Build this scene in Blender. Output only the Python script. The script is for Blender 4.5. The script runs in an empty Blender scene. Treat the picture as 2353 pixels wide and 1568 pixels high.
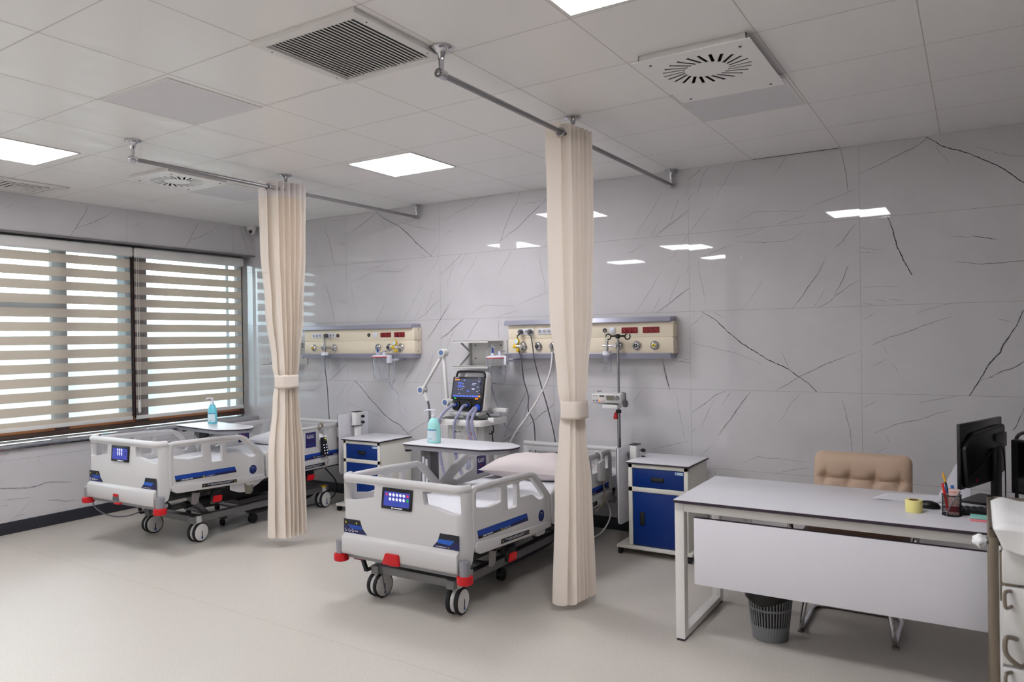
LAMP, SKY, EXPO = 29.0, 10.0, 0.07
import bpy, bmesh, math, random
from mathutils import Vector, Matrix, geometry, noise
random.seed(7)
SC = bpy.context.scene
COL = SC.collection
V = Vector
# ---------------------------------------------------------------- camera model (room axes: x along the tiled back wall, y towards it, z up)
IW, IH = 2353, 1568
FPX, YAW, PITCH, ROLL = 1711.6, -0.5561, -0.0037, -0.0145
CAM = V((6.8885, -5.614, 1.5794))
H = 2.87
_F = V((math.sin(YAW)*math.cos(PITCH), math.cos(YAW)*math.cos(PITCH), math.sin(PITCH)))
_R = V((math.cos(YAW), -math.sin(YAW), 0)); _U = _R.cross(_F)
_c, _s = math.cos(ROLL), math.sin(ROLL)
_R, _U = _c*_R+_s*_U, -_s*_R+_c*_U
def at(u, v, ax, val):
    d = _F+(u-IW/2)/FPX*_R-(v-IH/2)/FPX*_U
    i = 'xyz'.index(ax)
    return CAM+d*((val-CAM[i])/d[i])

# ---------------------------------------------------------------- materials
def lin(c):
    c = c/255
    return c/12.92 if c <= .04045 else ((c+.055)/1.055)**2.4
def rgb(r, g, b): return (lin(r), lin(g), lin(b), 1)
MATS = {}
def mat(name, col, rough=.5, metal=0, spec=.5, emit=None, es=0, trans=0, alpha=1, ior=1.45, var=0, vscale=30, bump=0, bscale=200, coat=0, sheen=0, sub=0):
    m = bpy.data.materials.new(name); m.use_nodes = True
    nt = m.node_tree; b = nt.nodes['Principled BSDF']
    b.inputs['Base Color'].default_value = rgb(*col)
    b.inputs['Roughness'].default_value = rough
    b.inputs['Metallic'].default_value = metal
    b.inputs['Specular IOR Level'].default_value = spec
    b.inputs['IOR'].default_value = ior
    b.inputs['Transmission Weight'].default_value = trans
    b.inputs['Alpha'].default_value = alpha
    b.inputs['Coat Weight'].default_value = coat
    b.inputs['Sheen Weight'].default_value = sheen
    if emit:
        b.inputs['Emission Color'].default_value = rgb(*emit); b.inputs['Emission Strength'].default_value = es
    tc = nt.nodes.new('ShaderNodeTexCoord')
    if var or not bump:
        n = nt.nodes.new('ShaderNodeTexNoise'); n.inputs['Scale'].default_value = vscale; n.inputs['Detail'].default_value = 4
        nt.links.new(tc.outputs['Object'], n.inputs['Vector'])
        mx = nt.nodes.new('ShaderNodeMix'); mx.data_type = 'RGBA'
        v = var or .015
        c = b.inputs['Base Color'].default_value
        mx.inputs[6].default_value = [min(1, x*(1-v)) for x in c[:3]]+[1]
        mx.inputs[7].default_value = [min(1, x*(1+v)) for x in c[:3]]+[1]
        nt.links.new(n.outputs['Fac'], mx.inputs[0]); nt.links.new(mx.outputs[2], b.inputs['Base Color'])
    if bump:
        n2 = nt.nodes.new('ShaderNodeTexNoise'); n2.inputs['Scale'].default_value = bscale; n2.inputs['Detail'].default_value = 3
        nt.links.new(tc.outputs['Object'], n2.inputs['Vector'])
        bp = nt.nodes.new('ShaderNodeBump'); bp.inputs['Strength'].default_value = bump; bp.inputs['Distance'].default_value = .004
        nt.links.new(n2.outputs['Fac'], bp.inputs['Height']); nt.links.new(bp.outputs[0], b.inputs['Normal'])
    MATS[name] = m
    return m
def M(n): return MATS[n]

# ---------------------------------------------------------------- mesh builder
class Fr:                                                    # a drawing plane: o + a*ex + b*ey + c*n
    def __init__(s, o, ex, ey): s.o, s.ex, s.ey = V(o), V(ex), V(ey); s.n = s.ex.cross(s.ey)
    def p(s, a, b, c=0): return s.o+s.ex*a+s.ey*b+s.n*c
def FRONT(y=0): return Fr((0, y, 0), (1, 0, 0), (0, 0, 1))     # faces -y, coordinates (x, z)
def RIGHT(x=0): return Fr((x, 0, 0), (0, 1, 0), (0, 0, 1))     # faces +x, coordinates (y, z)
def TOP(z=0): return Fr((0, 0, z), (1, 0, 0), (0, 1, 0))       # faces +z, coordinates (x, y)
def DOWN(z=0): return Fr((0, 0, z), (1, 0, 0), (0, -1, 0))     # faces -z, coordinates (x, -y)

def catmull(pts, n=6, closed=False):
    pts = [V(p) for p in pts]
    if len(pts) < 3: return pts
    out = []; N = len(pts)
    rng = range(N) if closed else range(N-1)
    for i in rng:
        if closed: p0, p1, p2, p3 = pts[(i-1) % N], pts[i], pts[(i+1) % N], pts[(i+2) % N]
        else: p0, p1, p2, p3 = pts[max(i-1, 0)], pts[i], pts[i+1], pts[min(i+2, N-1)]
        for k in range(n):
            t = k/n
            out.append(.5*((2*p1)+(-p0+p2)*t+(2*p0-5*p1+4*p2-p3)*t*t+(-p0+3*p1-3*p2+p3)*t**3))
    if not closed: out.append(pts[-1])
    return out
def fillet(pts, r, n=4):
    """round the corners of a closed polygon of 2D points; r a number or one per corner"""
    out = []; N = len(pts)
    for i in range(N):
        a, b, c = V(pts[i-1]).to_2d(), V(pts[i]).to_2d(), V(pts[(i+1) % N]).to_2d()
        rr = r[i] if isinstance(r, (list, tuple)) else r
        d1, d2 = a-b, c-b
        l = min(rr, d1.length*.45, d2.length*.45)
        if l < 1e-5: out.append((b.x, b.y)); continue
        p, q = b+d1.normalized()*l, b+d2.normalized()*l
        for k in range(n+1):
            t = k/n
            x = p*(1-t)**2+b*2*t*(1-t)+q*t*t
            out.append((x.x, x.y))
    return out
def rect(x0, y0, x1, y1, r=0, n=4):
    p = [(x0, y0), (x1, y0), (x1, y1), (x0, y1)]
    return fillet(p, r, n) if r else p
def circ(cx, cy, r, n=24, ry=None): return [(cx+r*math.cos(2*math.pi*k/n), cy+(ry or r)*math.sin(2*math.pi*k/n)) for k in range(n)]

class MB:
    def __init__(s): s.v, s.f, s.m = [], [], []; s.mi = 0
    def add(s, vs, fs, mi=None):
        b = len(s.v); s.v += [V(x) for x in vs]
        for f in fs: s.f.append([b+i for i in f]); s.m.append(s.mi if mi is None else mi)
        return s
    def bm(s, bm):
        bm.verts.index_update()
        s.add([v.co.copy() for v in bm.verts], [[v.index for v in f.verts] for f in bm.faces]); bm.free(); return s
    def box(s, x0, y0, z0, x1, y1, z1, bev=0, seg=2, rot=None, piv=None):
        bm = bmesh.new()
        bmesh.ops.create_cube(bm, size=1, matrix=Matrix.Translation(((x0+x1)/2, (y0+y1)/2, (z0+z1)/2)) @ Matrix.Diagonal((abs(x1-x0), abs(y1-y0), abs(z1-z0), 1)))
        if bev: bmesh.ops.bevel(bm, geom=bm.edges[:], offset=bev, segments=seg, affect='EDGES', profile=.5)
        if rot is not None:
            pv = V(piv) if piv else V(((x0+x1)/2, (y0+y1)/2, (z0+z1)/2))
            bmesh.ops.transform(bm, matrix=Matrix.Translation(pv) @ rot.to_4x4() @ Matrix.Translation(-pv), verts=bm.verts)
        return s.bm(bm)
    def bar(s, p0, p1, w, h, up=(0, 0, 1), bev=0):            # rectangular bar between two points
        p0, p1 = V(p0), V(p1); d = (p1-p0); L = d.length; d.normalize(); a = d.cross(V(up))
        if a.length < 1e-4: a = d.cross(V((1, 0, 0)))
        a.normalize(); b = a.cross(d)
        bm = bmesh.new(); bmesh.ops.create_cube(bm, size=1, matrix=Matrix.Diagonal((w, L, h, 1)))
        if bev: bmesh.ops.bevel(bm, geom=bm.edges[:], offset=bev, segments=2, affect='EDGES', profile=.5)
        mt = Matrix((a, d, b)).transposed().to_4x4(); mt.translation = (p0+p1)/2
        bmesh.ops.transform(bm, matrix=mt, verts=bm.verts)
        return s.bm(bm)
    def tube(s, pts, r, seg=10, closed=False, caps=True, n=0, flat=1):
        pts = catmull(pts, n, closed) if n else [V(p) for p in pts]
        N = len(pts); vs = []; fs = []
        up = None
        for i, p in enumerate(pts):
            if closed: t = pts[(i+1) % N]-pts[i-1]
            else: t = pts[min(i+1, N-1)]-pts[max(i-1, 0)]
            t.normalize()
            if up is None:
                up = V((0, 0, 1)) if abs(t.z) < .9 else V((1, 0, 0))
            a = t.cross(up)
            if a.length < 1e-5: a = t.orthogonal()
            a.normalize(); up = a.cross(t)
            rr = r(i/(N-1)) if callable(r) else r
            for k in range(seg):
                an = 2*math.pi*k/seg
                vs.append(p+a*math.cos(an)*rr+up*math.sin(an)*rr*flat)
        M_ = N if closed else N-1
        for i in range(M_):
            for k in range(seg):
                j = (i+1) % N
                fs.append([i*seg+k, i*seg+(k+1) % seg, j*seg+(k+1) % seg, j*seg+k])
        if caps and not closed:
            fs.append(list(range(seg))[::-1]); fs.append([(N-1)*seg+k for k in range(seg)])
        return s.add(vs, fs)
    def cyl(s, p0, p1, r0, r1=None, seg=24, caps=True):
        r1 = r0 if r1 is None else r1
        p0, p1 = V(p0), V(p1)
        return s.tube([p0, p1], lambda t: r0+(r1-r0)*t, seg, caps=caps)
    def lathe(s, prof, o=(0, 0, 0), ax=(0, 0, 1), seg=32, sx=1, sy=1, cap=True):
        o, ax = V(o), V(ax).normalized(); a = ax.orthogonal().normalized()
        if abs(ax.z) > .99: a = V((1, 0, 0))
        b = ax.cross(a); vs = []; fs = []; N = len(prof)
        for r, h in prof:
            for k in range(seg):
                t = 2*math.pi*k/seg
                vs.append(o+ax*h+a*math.cos(t)*r*sx+b*math.sin(t)*r*sy)
        for i in range(N-1):
            for k in range(seg): fs.append([i*seg+k, i*seg+(k+1) % seg, (i+1)*seg+(k+1) % seg, (i+1)*seg+k])
        if cap:
            fs.append([k for k in range(seg)][::-1]); fs.append([(N-1)*seg+k for k in range(seg)])
        return s.add(vs, fs)
    def ball(s, c, r, sx=1, sy=1, sz=1, seg=16):
        bm = bmesh.new(); bmesh.ops.create_uvsphere(bm, u_segments=seg, v_segments=max(6, seg//2), radius=r, matrix=Matrix.Translation(c) @ Matrix.Diagonal((sx, sy, sz, 1)))
        return s.bm(bm)
    def torus(s, c, R, r, ax=(0, 0, 1), seg=28, sec=10, a0=0, a1=2*math.pi):
        ax = V(ax).normalized(); a = ax.orthogonal().normalized(); b = ax.cross(a); full = abs(a1-a0) > 6.28
        n = seg
        pts = [V(c)+a*math.cos(a0+(a1-a0)*k/n)*R+b*math.sin(a0+(a1-a0)*k/n)*R for k in range(n if full else n+1)]
        return s.tube(pts, r, sec, closed=full)
    def plate(s, outline, t, fr, holes=(), z0=0, bev=0, seg=2, cuts=(), bend=None):
        """flat outline with holes, drawn in the plane fr, thickness t along its normal"""
        loops = [[V((p[0], p[1], 0)) for p in outline]]+[[V((p[0], p[1], 0)) for p in h] for h in holes]
        flat = [p for l in loops for p in l]
        tris = geometry.tessellate_polygon(loops)
        bm = bmesh.new(); vs = [bm.verts.new((p.x, p.y, z0)) for p in flat]
        for tr in tris:
            try: bm.faces.new([vs[i] for i in tr])
            except ValueError: pass
        bmesh.ops.recalc_face_normals(bm, faces=bm.faces[:])
        if bm.faces and sum(f.normal.z for f in bm.faces) > 0:
            for f in bm.faces: f.normal_flip()
        bmesh.ops.dissolve_limit(bm, angle_limit=.01, verts=bm.verts[:], edges=bm.edges[:])
        if t:
            ret = bmesh.ops.extrude_face_region(bm, geom=bm.faces[:])
            for e in ret['geom']:
                if isinstance(e, bmesh.types.BMVert): e.co.z += t
            bmesh.ops.recalc_face_normals(bm, faces=bm.faces[:])
            if bev:
                ed = [e for e in bm.edges if len(e.link_faces) == 2 and abs(e.verts[0].co.z-e.verts[1].co.z) < 1e-6 and abs(e.calc_face_angle(0)) > .8]
                try: bmesh.ops.bevel(bm, geom=ed, offset=bev, segments=seg, affect='EDGES', profile=.5, clamp_overlap=True)
                except Exception: pass
        else:
            for f in bm.faces: f.normal_flip()
        for c in cuts:
            bmesh.ops.bisect_plane(bm, geom=bm.verts[:]+bm.edges[:]+bm.faces[:], plane_co=(c, 0, 0), plane_no=(1, 0, 0))
        if cuts or bend: bmesh.ops.triangulate(bm, faces=bm.faces[:])
        for v in bm.verts:
            a, b, c = v.co
            if bend: v.co = bend(a, b, c)
            else: v.co = fr.p(a, b, c)
        return s.bm(bm)
    def poly(s, pts, fr, c=.0008):                           # a flat mark lying c above the plane
        return s.plate(pts, 0, fr, z0=c)
    def prism(s, prof, fr, a0, a1):                           # profile in plane fr, pushed from a0 to a1 along its normal
        return s.plate(prof, a1-a0, fr, z0=a0)
    def grid(s, fn, nu, nv, flip=False, wrap=False):
        vs = [fn(i/nu, j/nv) for i in range(nu if wrap else nu+1) for j in range(nv+1)]
        fs = []
        for i in range(nu):
            i2 = (i+1) % nu if wrap else i+1
            for j in range(nv):
                f = [i*(nv+1)+j, i2*(nv+1)+j, i2*(nv+1)+j+1, i*(nv+1)+j+1]
                fs.append(f[::-1] if flip else f)
        return s.add(vs, fs)

def world_off(o):
    p = V((0, 0, 0))
    while o is not None: p += o.location; o = o.parent
    return p
def obj(name, mb, m, parent=None, local=False, ang=35, bev=0, sub=0, solid=0, flat=False):
    """link ONE mesh object; world coordinates unless local"""
    off = V((0, 0, 0)) if (local or parent is None) else world_off(parent)
    me = bpy.data.meshes.new(name)
    me.from_pydata([v-off for v in mb.v], [], mb.f)
    for x in (m if isinstance(m, (list, tuple)) else [m]): me.materials.append(M(x))
    me.polygons.foreach_set('material_index', mb.m)
    if not flat:
        me.polygons.foreach_set('use_smooth', [True]*len(me.polygons))
        me.set_sharp_from_angle(angle=math.radians(ang))
    me.update()
    o = bpy.data.objects.new(name, me); COL.objects.link(o)
    if parent: o.parent = parent
    if solid:
        d = o.modifiers.new('thick', 'SOLIDIFY'); d.thickness = solid; d.offset = 0
    if bev:
        d = o.modifiers.new('bev', 'BEVEL'); d.width = bev; d.segments = 2; d.limit_method = 'ANGLE'; d.angle_limit = math.radians(40)
    if sub:
        d = o.modifiers.new('sub', 'SUBSURF'); d.levels = sub; d.render_levels = sub
    return o
def tag(o, label, cat, group=None):
    o['label'] = label; o['category'] = cat
    if group: o['group'] = group
    return o
def thing(name, label, cat, loc=(0, 0, 0), rz=0, group=None):
    o = bpy.data.objects.new(name, None); COL.objects.link(o); o.empty_display_size = .1
    o.location = loc; o.rotation_euler = (0, 0, rz)
    return tag(o, label, cat, group)
def struct(name, mb, m, parent=None, **k):
    o = obj(name, mb, m, parent, **k)
    if parent is None: o['kind'] = 'structure'
    return o
def plabel(o, t): o['label'] = t; return o
def dup(root, loc=None, label=None, rz=None):
    r = root.copy(); COL.objects.link(r)
    if loc is not None: r.location = loc
    if rz is not None: r.rotation_euler = (0, 0, rz)
    if label: r['label'] = label
    def rec(a, b):
        for ch in list(a.children):
            if ch == b: continue
            c = ch.copy(); COL.objects.link(c); c.parent = b; rec(ch, c)
    rec(root, r)
    return r
# ---------------------------------------------------------------- material library
mat('ceiling_white', (248, 246, 245), .36, spec=.6, coat=.15, var=.01, vscale=2)
mat('wall_paint', (176, 174, 174), .6)
mat('seam', (200, 191, 187), .7)
mat('seam_dark', (120, 114, 112), .7)
mat('black_gap', (14, 14, 16), .8)
mat('diffuser_grey', (178, 176, 178), .5)
mat('panel_grey', (222, 220, 223), .5)
mat('white_metal', (228, 226, 224), .35)
mat('alu', (150, 148, 150), .38, metal=.75)
mat('steel', (170, 170, 174), .22, metal=1)
mat('chrome', (205, 205, 210), .08, metal=1)
mat('brushed_steel', (150, 140, 128), .38, metal=.9, var=.05, vscale=60)
mat('black_plastic', (16, 16, 18), .4)
mat('rubber', (26, 26, 30), .6)
mat('dark_metal', (46, 46, 50), .45, metal=.3)
mat('grey_metal', (104, 104, 108), .4, metal=.2)
mat('base_grey', (122, 122, 124), .4, metal=.2)
mat('grey_light', (142, 142, 148), .4, metal=.2)
mat('bed_white', (202, 201, 202), .33, spec=.45, var=.01, vscale=6)
mat('red', (198, 12, 26), .38)
mat('dark_red', (120, 16, 28), .4)
mat('decal_black', (26, 28, 38), .45)
mat('decal_navy', (26, 30, 84), .45)
mat('decal_blue', (18, 66, 160), .45)
mat('decal_mid', (28, 92, 190), .45)
mat('decal_white', (226, 228, 236), .5)
mat('decal_yellow', (222, 206, 60), .5)
mat('label_purple', (44, 38, 98), .45)
mat('screen_bezel', (18, 18, 24), .25)
mat('screen_blue', (58, 68, 160), .3, emit=(62, 74, 190), es=.28)
mat('icon_white', (230, 232, 245), .4, emit=(230, 232, 245), es=.45)
mat('icon_red', (200, 50, 80), .4, emit=(210, 50, 80), es=.35)
mat('icon_green', (30, 150, 70), .4, emit=(20, 170, 70), es=.45)
mat('linen', (232, 232, 238), .85, spec=.2, bump=.25, bscale=60, sheen=.1)
mat('pillow_linen', (233, 222, 222), .85, spec=.2, bump=.22, bscale=40, sheen=.1)
mat('curtain', (250, 242, 235), .9, spec=.15, bump=.2, bscale=350, sheen=.15)
mat('curtain_white', (248, 242, 240), .9, spec=.15, bump=.2, bscale=350)
mat('laminate_white', (226, 225, 232), .32, spec=.45)
mat('edge_dark', (52, 42, 54), .5)
mat('cab_white', (228, 226, 218), .4)
mat('cab_blue', (6, 48, 124), .38, spec=.4)
mat('headwall_cream', (236, 224, 202), .42)
mat('headwall_grey', (164, 164, 180), .35, metal=.3)
mat('socket_white', (232, 234, 246), .35)
mat('socket_red', (132, 10, 24), .35)
mat('yellow', (232, 196, 30), .35)
mat('clear_plastic', (240, 244, 252), .08, trans=.92, ior=1.12, alpha=.55)
mat('clear_tube', (222, 222, 246), .15, trans=.7, ior=1.15, alpha=.62)
mat('tube_lav', (190, 190, 226), .2, trans=.35, ior=1.2, alpha=.8)
mat('cable_grey', (96, 96, 104), .5)
mat('cable_white', (232, 230, 230), .45)
mat('cable_black', (28, 28, 30), .5)
mat('beige_dark', (150, 140, 120), .5)
mat('vent_white', (230, 229, 228), .3)
mat('vent_dark', (30, 31, 38), .35)
mat('vent_grey', (190, 190, 192), .4)
mat('vent_panel', (206, 204, 202), .4)
mat('vent_screen', (70, 72, 88), .3, emit=(74, 78, 100), es=.2)
mat('ui_blue', (84, 110, 230), .4, emit=(90, 120, 240), es=.45)
mat('ui_white', (210, 220, 250), .4, emit=(210, 220, 250), es=.35)
mat('ui_orange', (214, 140, 70), .4, emit=(220, 140, 60), es=.6)
mat('led_green', (20, 200, 80), .4, emit=(20, 230, 80), es=1.2)
mat('led_orange', (240, 120, 20), .4, emit=(255, 120, 10), es=1.2)
mat('led_yellow', (250, 200, 60), .4, emit=(255, 200, 60), es=1.2)
mat('connector_blue', (20, 70, 190), .35)
mat('knob_blue', (96, 118, 168), .4)
mat('bottle_aqua', (172, 236, 234), .2, spec=.5)
mat('bottle_blue', (112, 208, 226), .2, spec=.5)
mat('bottle_label', (214, 232, 240), .45)
mat('label_teal', (70, 140, 190), .5)
mat('pump_white', (232, 231, 230), .4)
mat('leather', (198, 172, 150), .5, spec=.35, bump=.15, bscale=300, var=.02, vscale=8)
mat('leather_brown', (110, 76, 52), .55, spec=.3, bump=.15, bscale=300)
mat('bin_grey', (122, 124, 128), .45)
mat('bag_black', (14, 14, 15), .3, bump=.5, bscale=30)
mat('mesh_black', (26, 26, 30), .5)
mat('tape_yellow', (240, 230, 150), .5)
mat('cardboard', (130, 100, 70), .8)
mat('paper', (230, 229, 236), .7)
mat('paper_pink', (236, 130, 140), .7)
mat('paper_teal', (150, 214, 206), .7)
mat('pen_red', (222, 40, 34), .35)
mat('pen_blue', (70, 120, 200), .35)
mat('pen_black', (20, 20, 22), .4)
mat('pencil_yellow', (240, 180, 40), .45)
mat('box_pattern', (226, 196, 186), .6)
mat('maroon', (130, 20, 44), .6)
mat('screen_black', (6, 6, 8), .18)
mat('cloth_white', (238, 238, 238), .85, spec=.2, bump=.15, bscale=30)
mat('vein_dark', (62, 60, 62), .05)
mat('vein_mid', (118, 114, 117), .05)
mat('grout', (132, 130, 134), .5)
mat('wood_frame', (160, 102, 66), .45, var=.25, vscale=18)
mat('frame_dark', (88, 68, 62), .5)
mat('frame_pale', (170, 190, 204), .5)
mat('cord_dark', (40, 26, 32), .9, spec=.1)
mat('frame_grey', (84, 94, 104), .5)
mat('baseboard', (50, 52, 60), .45)
mat('marble_sill', (200, 200, 202), .08, coat=.3)
mat('camera_white', (230, 230, 228), .35)
mat('lens_black', (8, 8, 10), .08)
mat('pipe_grey', (88, 88, 92), .4)
mat('holder_grey', (128, 124, 112), .5)

def light_mat(name, col, s):
    m = bpy.data.materials.new(name); m.use_nodes = True; nt = m.node_tree
    b = nt.nodes['Principled BSDF']; b.inputs['Base Color'].default_value = (.8, .8, .8, 1)
    b.inputs['Emission Color'].default_value = col; b.inputs['Emission Strength'].default_value = s
    MATS[name] = m
light_mat('lamp_on', (.972, .965, 1.0, 1), LAMP)

def translucent(name, col, f):
    m = M(name); nt = m.node_tree; b = nt.nodes['Principled BSDF']; out = nt.nodes['Material Output']
    t = nt.nodes.new('ShaderNodeBsdfTranslucent'); t.inputs[0].default_value = rgb(*col)
    mx = nt.nodes.new('ShaderNodeMixShader'); mx.inputs[0].default_value = f
    nt.links.new(b.outputs[0], mx.inputs[1]); nt.links.new(t.outputs[0], mx.inputs[2]); nt.links.new(mx.outputs[0], out.inputs[0])
translucent('curtain', (252, 240, 222), .30); translucent('curtain_white', (250, 246, 244), .30)
def tile_mat():
    m = bpy.data.materials.new('marble_tile'); m.use_nodes = True; nt = m.node_tree; b = nt.nodes['Principled BSDF']
    tc = nt.nodes.new('ShaderNodeTexCoord')
    n = nt.nodes.new('ShaderNodeTexNoise'); n.inputs['Scale'].default_value = 1.6; n.inputs['Detail'].default_value = 6; n.inputs['Roughness'].default_value = .6
    nt.links.new(tc.outputs['Object'], n.inputs['Vector'])
    r = nt.nodes.new('ShaderNodeValToRGB')
    r.color_ramp.elements[0].position = .3; r.color_ramp.elements[0].color = rgb(203, 201, 205)
    r.color_ramp.elements[1].position = .75; r.color_ramp.elements[1].color = rgb(215, 213, 217)
    nt.links.new(n.outputs['Fac'], r.inputs['Fac']); nt.links.new(r.outputs[0], b.inputs['Base Color'])
    b.inputs['Roughness'].default_value = .02; b.inputs['Specular IOR Level'].default_value = .55
    MATS['marble_tile'] = m
tile_mat()
def floor_mat():
    m = bpy.data.materials.new('vinyl_floor'); m.use_nodes = True; nt = m.node_tree; b = nt.nodes['Principled BSDF']
    tc = nt.nodes.new('ShaderNodeTexCoord')
    n = nt.nodes.new('ShaderNodeTexNoise'); n.inputs['Scale'].default_value = 95; n.inputs['Detail'].default_value = 5; n.inputs['Roughness'].default_value = .75
    n2 = nt.nodes.new('ShaderNodeTexNoise'); n2.inputs['Scale'].default_value = 1.3; n2.inputs['Detail'].default_value = 3
    for k in (n, n2): nt.links.new(tc.outputs['Object'], k.inputs['Vector'])
    r = nt.nodes.new('ShaderNodeValToRGB')
    r.color_ramp.elements[0].position = .32; r.color_ramp.elements[0].color = rgb(192, 186, 178)
    r.color_ramp.elements[1].position = .68; r.color_ramp.elements[1].color = rgb(210, 204, 197)
    nt.links.new(n.outputs['Fac'], r.inputs['Fac'])
    mx = nt.nodes.new('ShaderNodeMix'); mx.data_type = 'RGBA'; mx.blend_type = 'MULTIPLY'; mx.inputs[0].default_value = .35
    r2 = nt.nodes.new('ShaderNodeValToRGB'); r2.color_ramp.elements[0].color = (.86, .86, .84, 1); r2.color_ramp.elements[1].color = (1, 1, 1, 1)
    nt.links.new(n2.outputs['Fac'], r2.inputs['Fac']); nt.links.new(r.outputs[0], mx.inputs[6]); nt.links.new(r2.outputs[0], mx.inputs[7])
    nt.links.new(mx.outputs[2], b.inputs['Base Color'])
    b.inputs['Roughness'].default_value = .38; b.inputs['Specular IOR Level'].default_value = .4
    bp = nt.nodes.new('ShaderNodeBump'); bp.inputs['Strength'].default_value = .06; bp.inputs['Distance'].default_value = .002
    nt.links.new(n.outputs['Fac'], bp.inputs['Height']); nt.links.new(bp.outputs[0], b.inputs['Normal'])
    MATS['vinyl_floor'] = m
floor_mat()
def glass_mat():
    m = bpy.data.materials.new('window_glass'); m.use_nodes = True; nt = m.node_tree
    out = nt.nodes['Material Output']; nt.nodes.remove(nt.nodes['Principled BSDF'])
    t = nt.nodes.new('ShaderNodeBsdfTransparent'); t.inputs[0].default_value = (.9, .96, .97, 1)
    g = nt.nodes.new('ShaderNodeBsdfGlossy'); g.inputs['Roughness'].default_value = .02
    fr = nt.nodes.new('ShaderNodeFresnel'); fr.inputs[0].default_value = 1.45
    mx = nt.nodes.new('ShaderNodeMixShader')
    nt.links.new(fr.outputs[0], mx.inputs[0]); nt.links.new(t.outputs[0], mx.inputs[1]); nt.links.new(g.outputs[0], mx.inputs[2]); nt.links.new(mx.outputs[0], out.inputs[0])
    MATS['window_glass'] = m
glass_mat()
def blind_mat(name, col, trl, open_):
    m = bpy.data.materials.new(name); m.use_nodes = True; nt = m.node_tree
    out = nt.nodes['Material Output']; nt.nodes.remove(nt.nodes['Principled BSDF'])
    tc = nt.nodes.new('ShaderNodeTexCoord'); mp = nt.nodes.new('ShaderNodeMapping'); mp.inputs['Scale'].default_value = (40, 30, 900)
    n = nt.nodes.new('ShaderNodeTexNoise'); n.inputs['Scale'].default_value = 1; n.inputs['Detail'].default_value = 3
    nt.links.new(tc.outputs['Object'], mp.inputs[0]); nt.links.new(mp.outputs[0], n.inputs['Vector'])
    mxc = nt.nodes.new('ShaderNodeMix'); mxc.data_type = 'RGBA'
    c = rgb(*col); mxc.inputs[6].default_value = [x*.8 for x in c[:3]]+[1]; mxc.inputs[7].default_value = [min(1, x*1.12) for x in c[:3]]+[1]
    nt.links.new(n.outputs['Fac'], mxc.inputs[0])
    d = nt.nodes.new('ShaderNodeBsdfDiffuse'); tr = nt.nodes.new('ShaderNodeBsdfTranslucent')
    nt.links.new(mxc.outputs[2], d.inputs[0]); nt.links.new(mxc.outputs[2], tr.inputs[0])
    mx = nt.nodes.new('ShaderNodeMixShader'); mx.inputs[0].default_value = trl
    nt.links.new(d.outputs[0], mx.inputs[1]); nt.links.new(tr.outputs[0], mx.inputs[2])
    tp = nt.nodes.new('ShaderNodeBsdfTransparent'); mx2 = nt.nodes.new('ShaderNodeMixShader'); mx2.inputs[0].default_value = open_
    nt.links.new(mx.outputs[0], mx2.inputs[1]); nt.links.new(tp.outputs[0], mx2.inputs[2]); nt.links.new(mx2.outputs[0], out.inputs[0])
    MATS[name] = m
blind_mat('blind_band', (222, 210, 196), .36, 0)
blind_mat('blind_sheer', (236, 236, 236), .5, .72)
# ---------------------------------------------------------------- the room shell
X1, Y0 = 8.7, -7.6
mat('floor_seam', (184, 178, 162), .5)
mb = MB(); mb.box(-.3, Y0-.1, -.1, X1+.1, .1, 0)
mb.mi = 1
for x0, y0, sl in ((0, -2.697, -.027), (0, -4.7, -.027)):
    mb.add([(x0, y0, .0006), (X1, y0+sl*X1, .0006), (X1, y0+.004+sl*X1, .0006), (x0, y0+.004, .0006)], [[0, 1, 2, 3]])
struct('floor', mb, ['vinyl_floor', 'floor_seam'])

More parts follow.
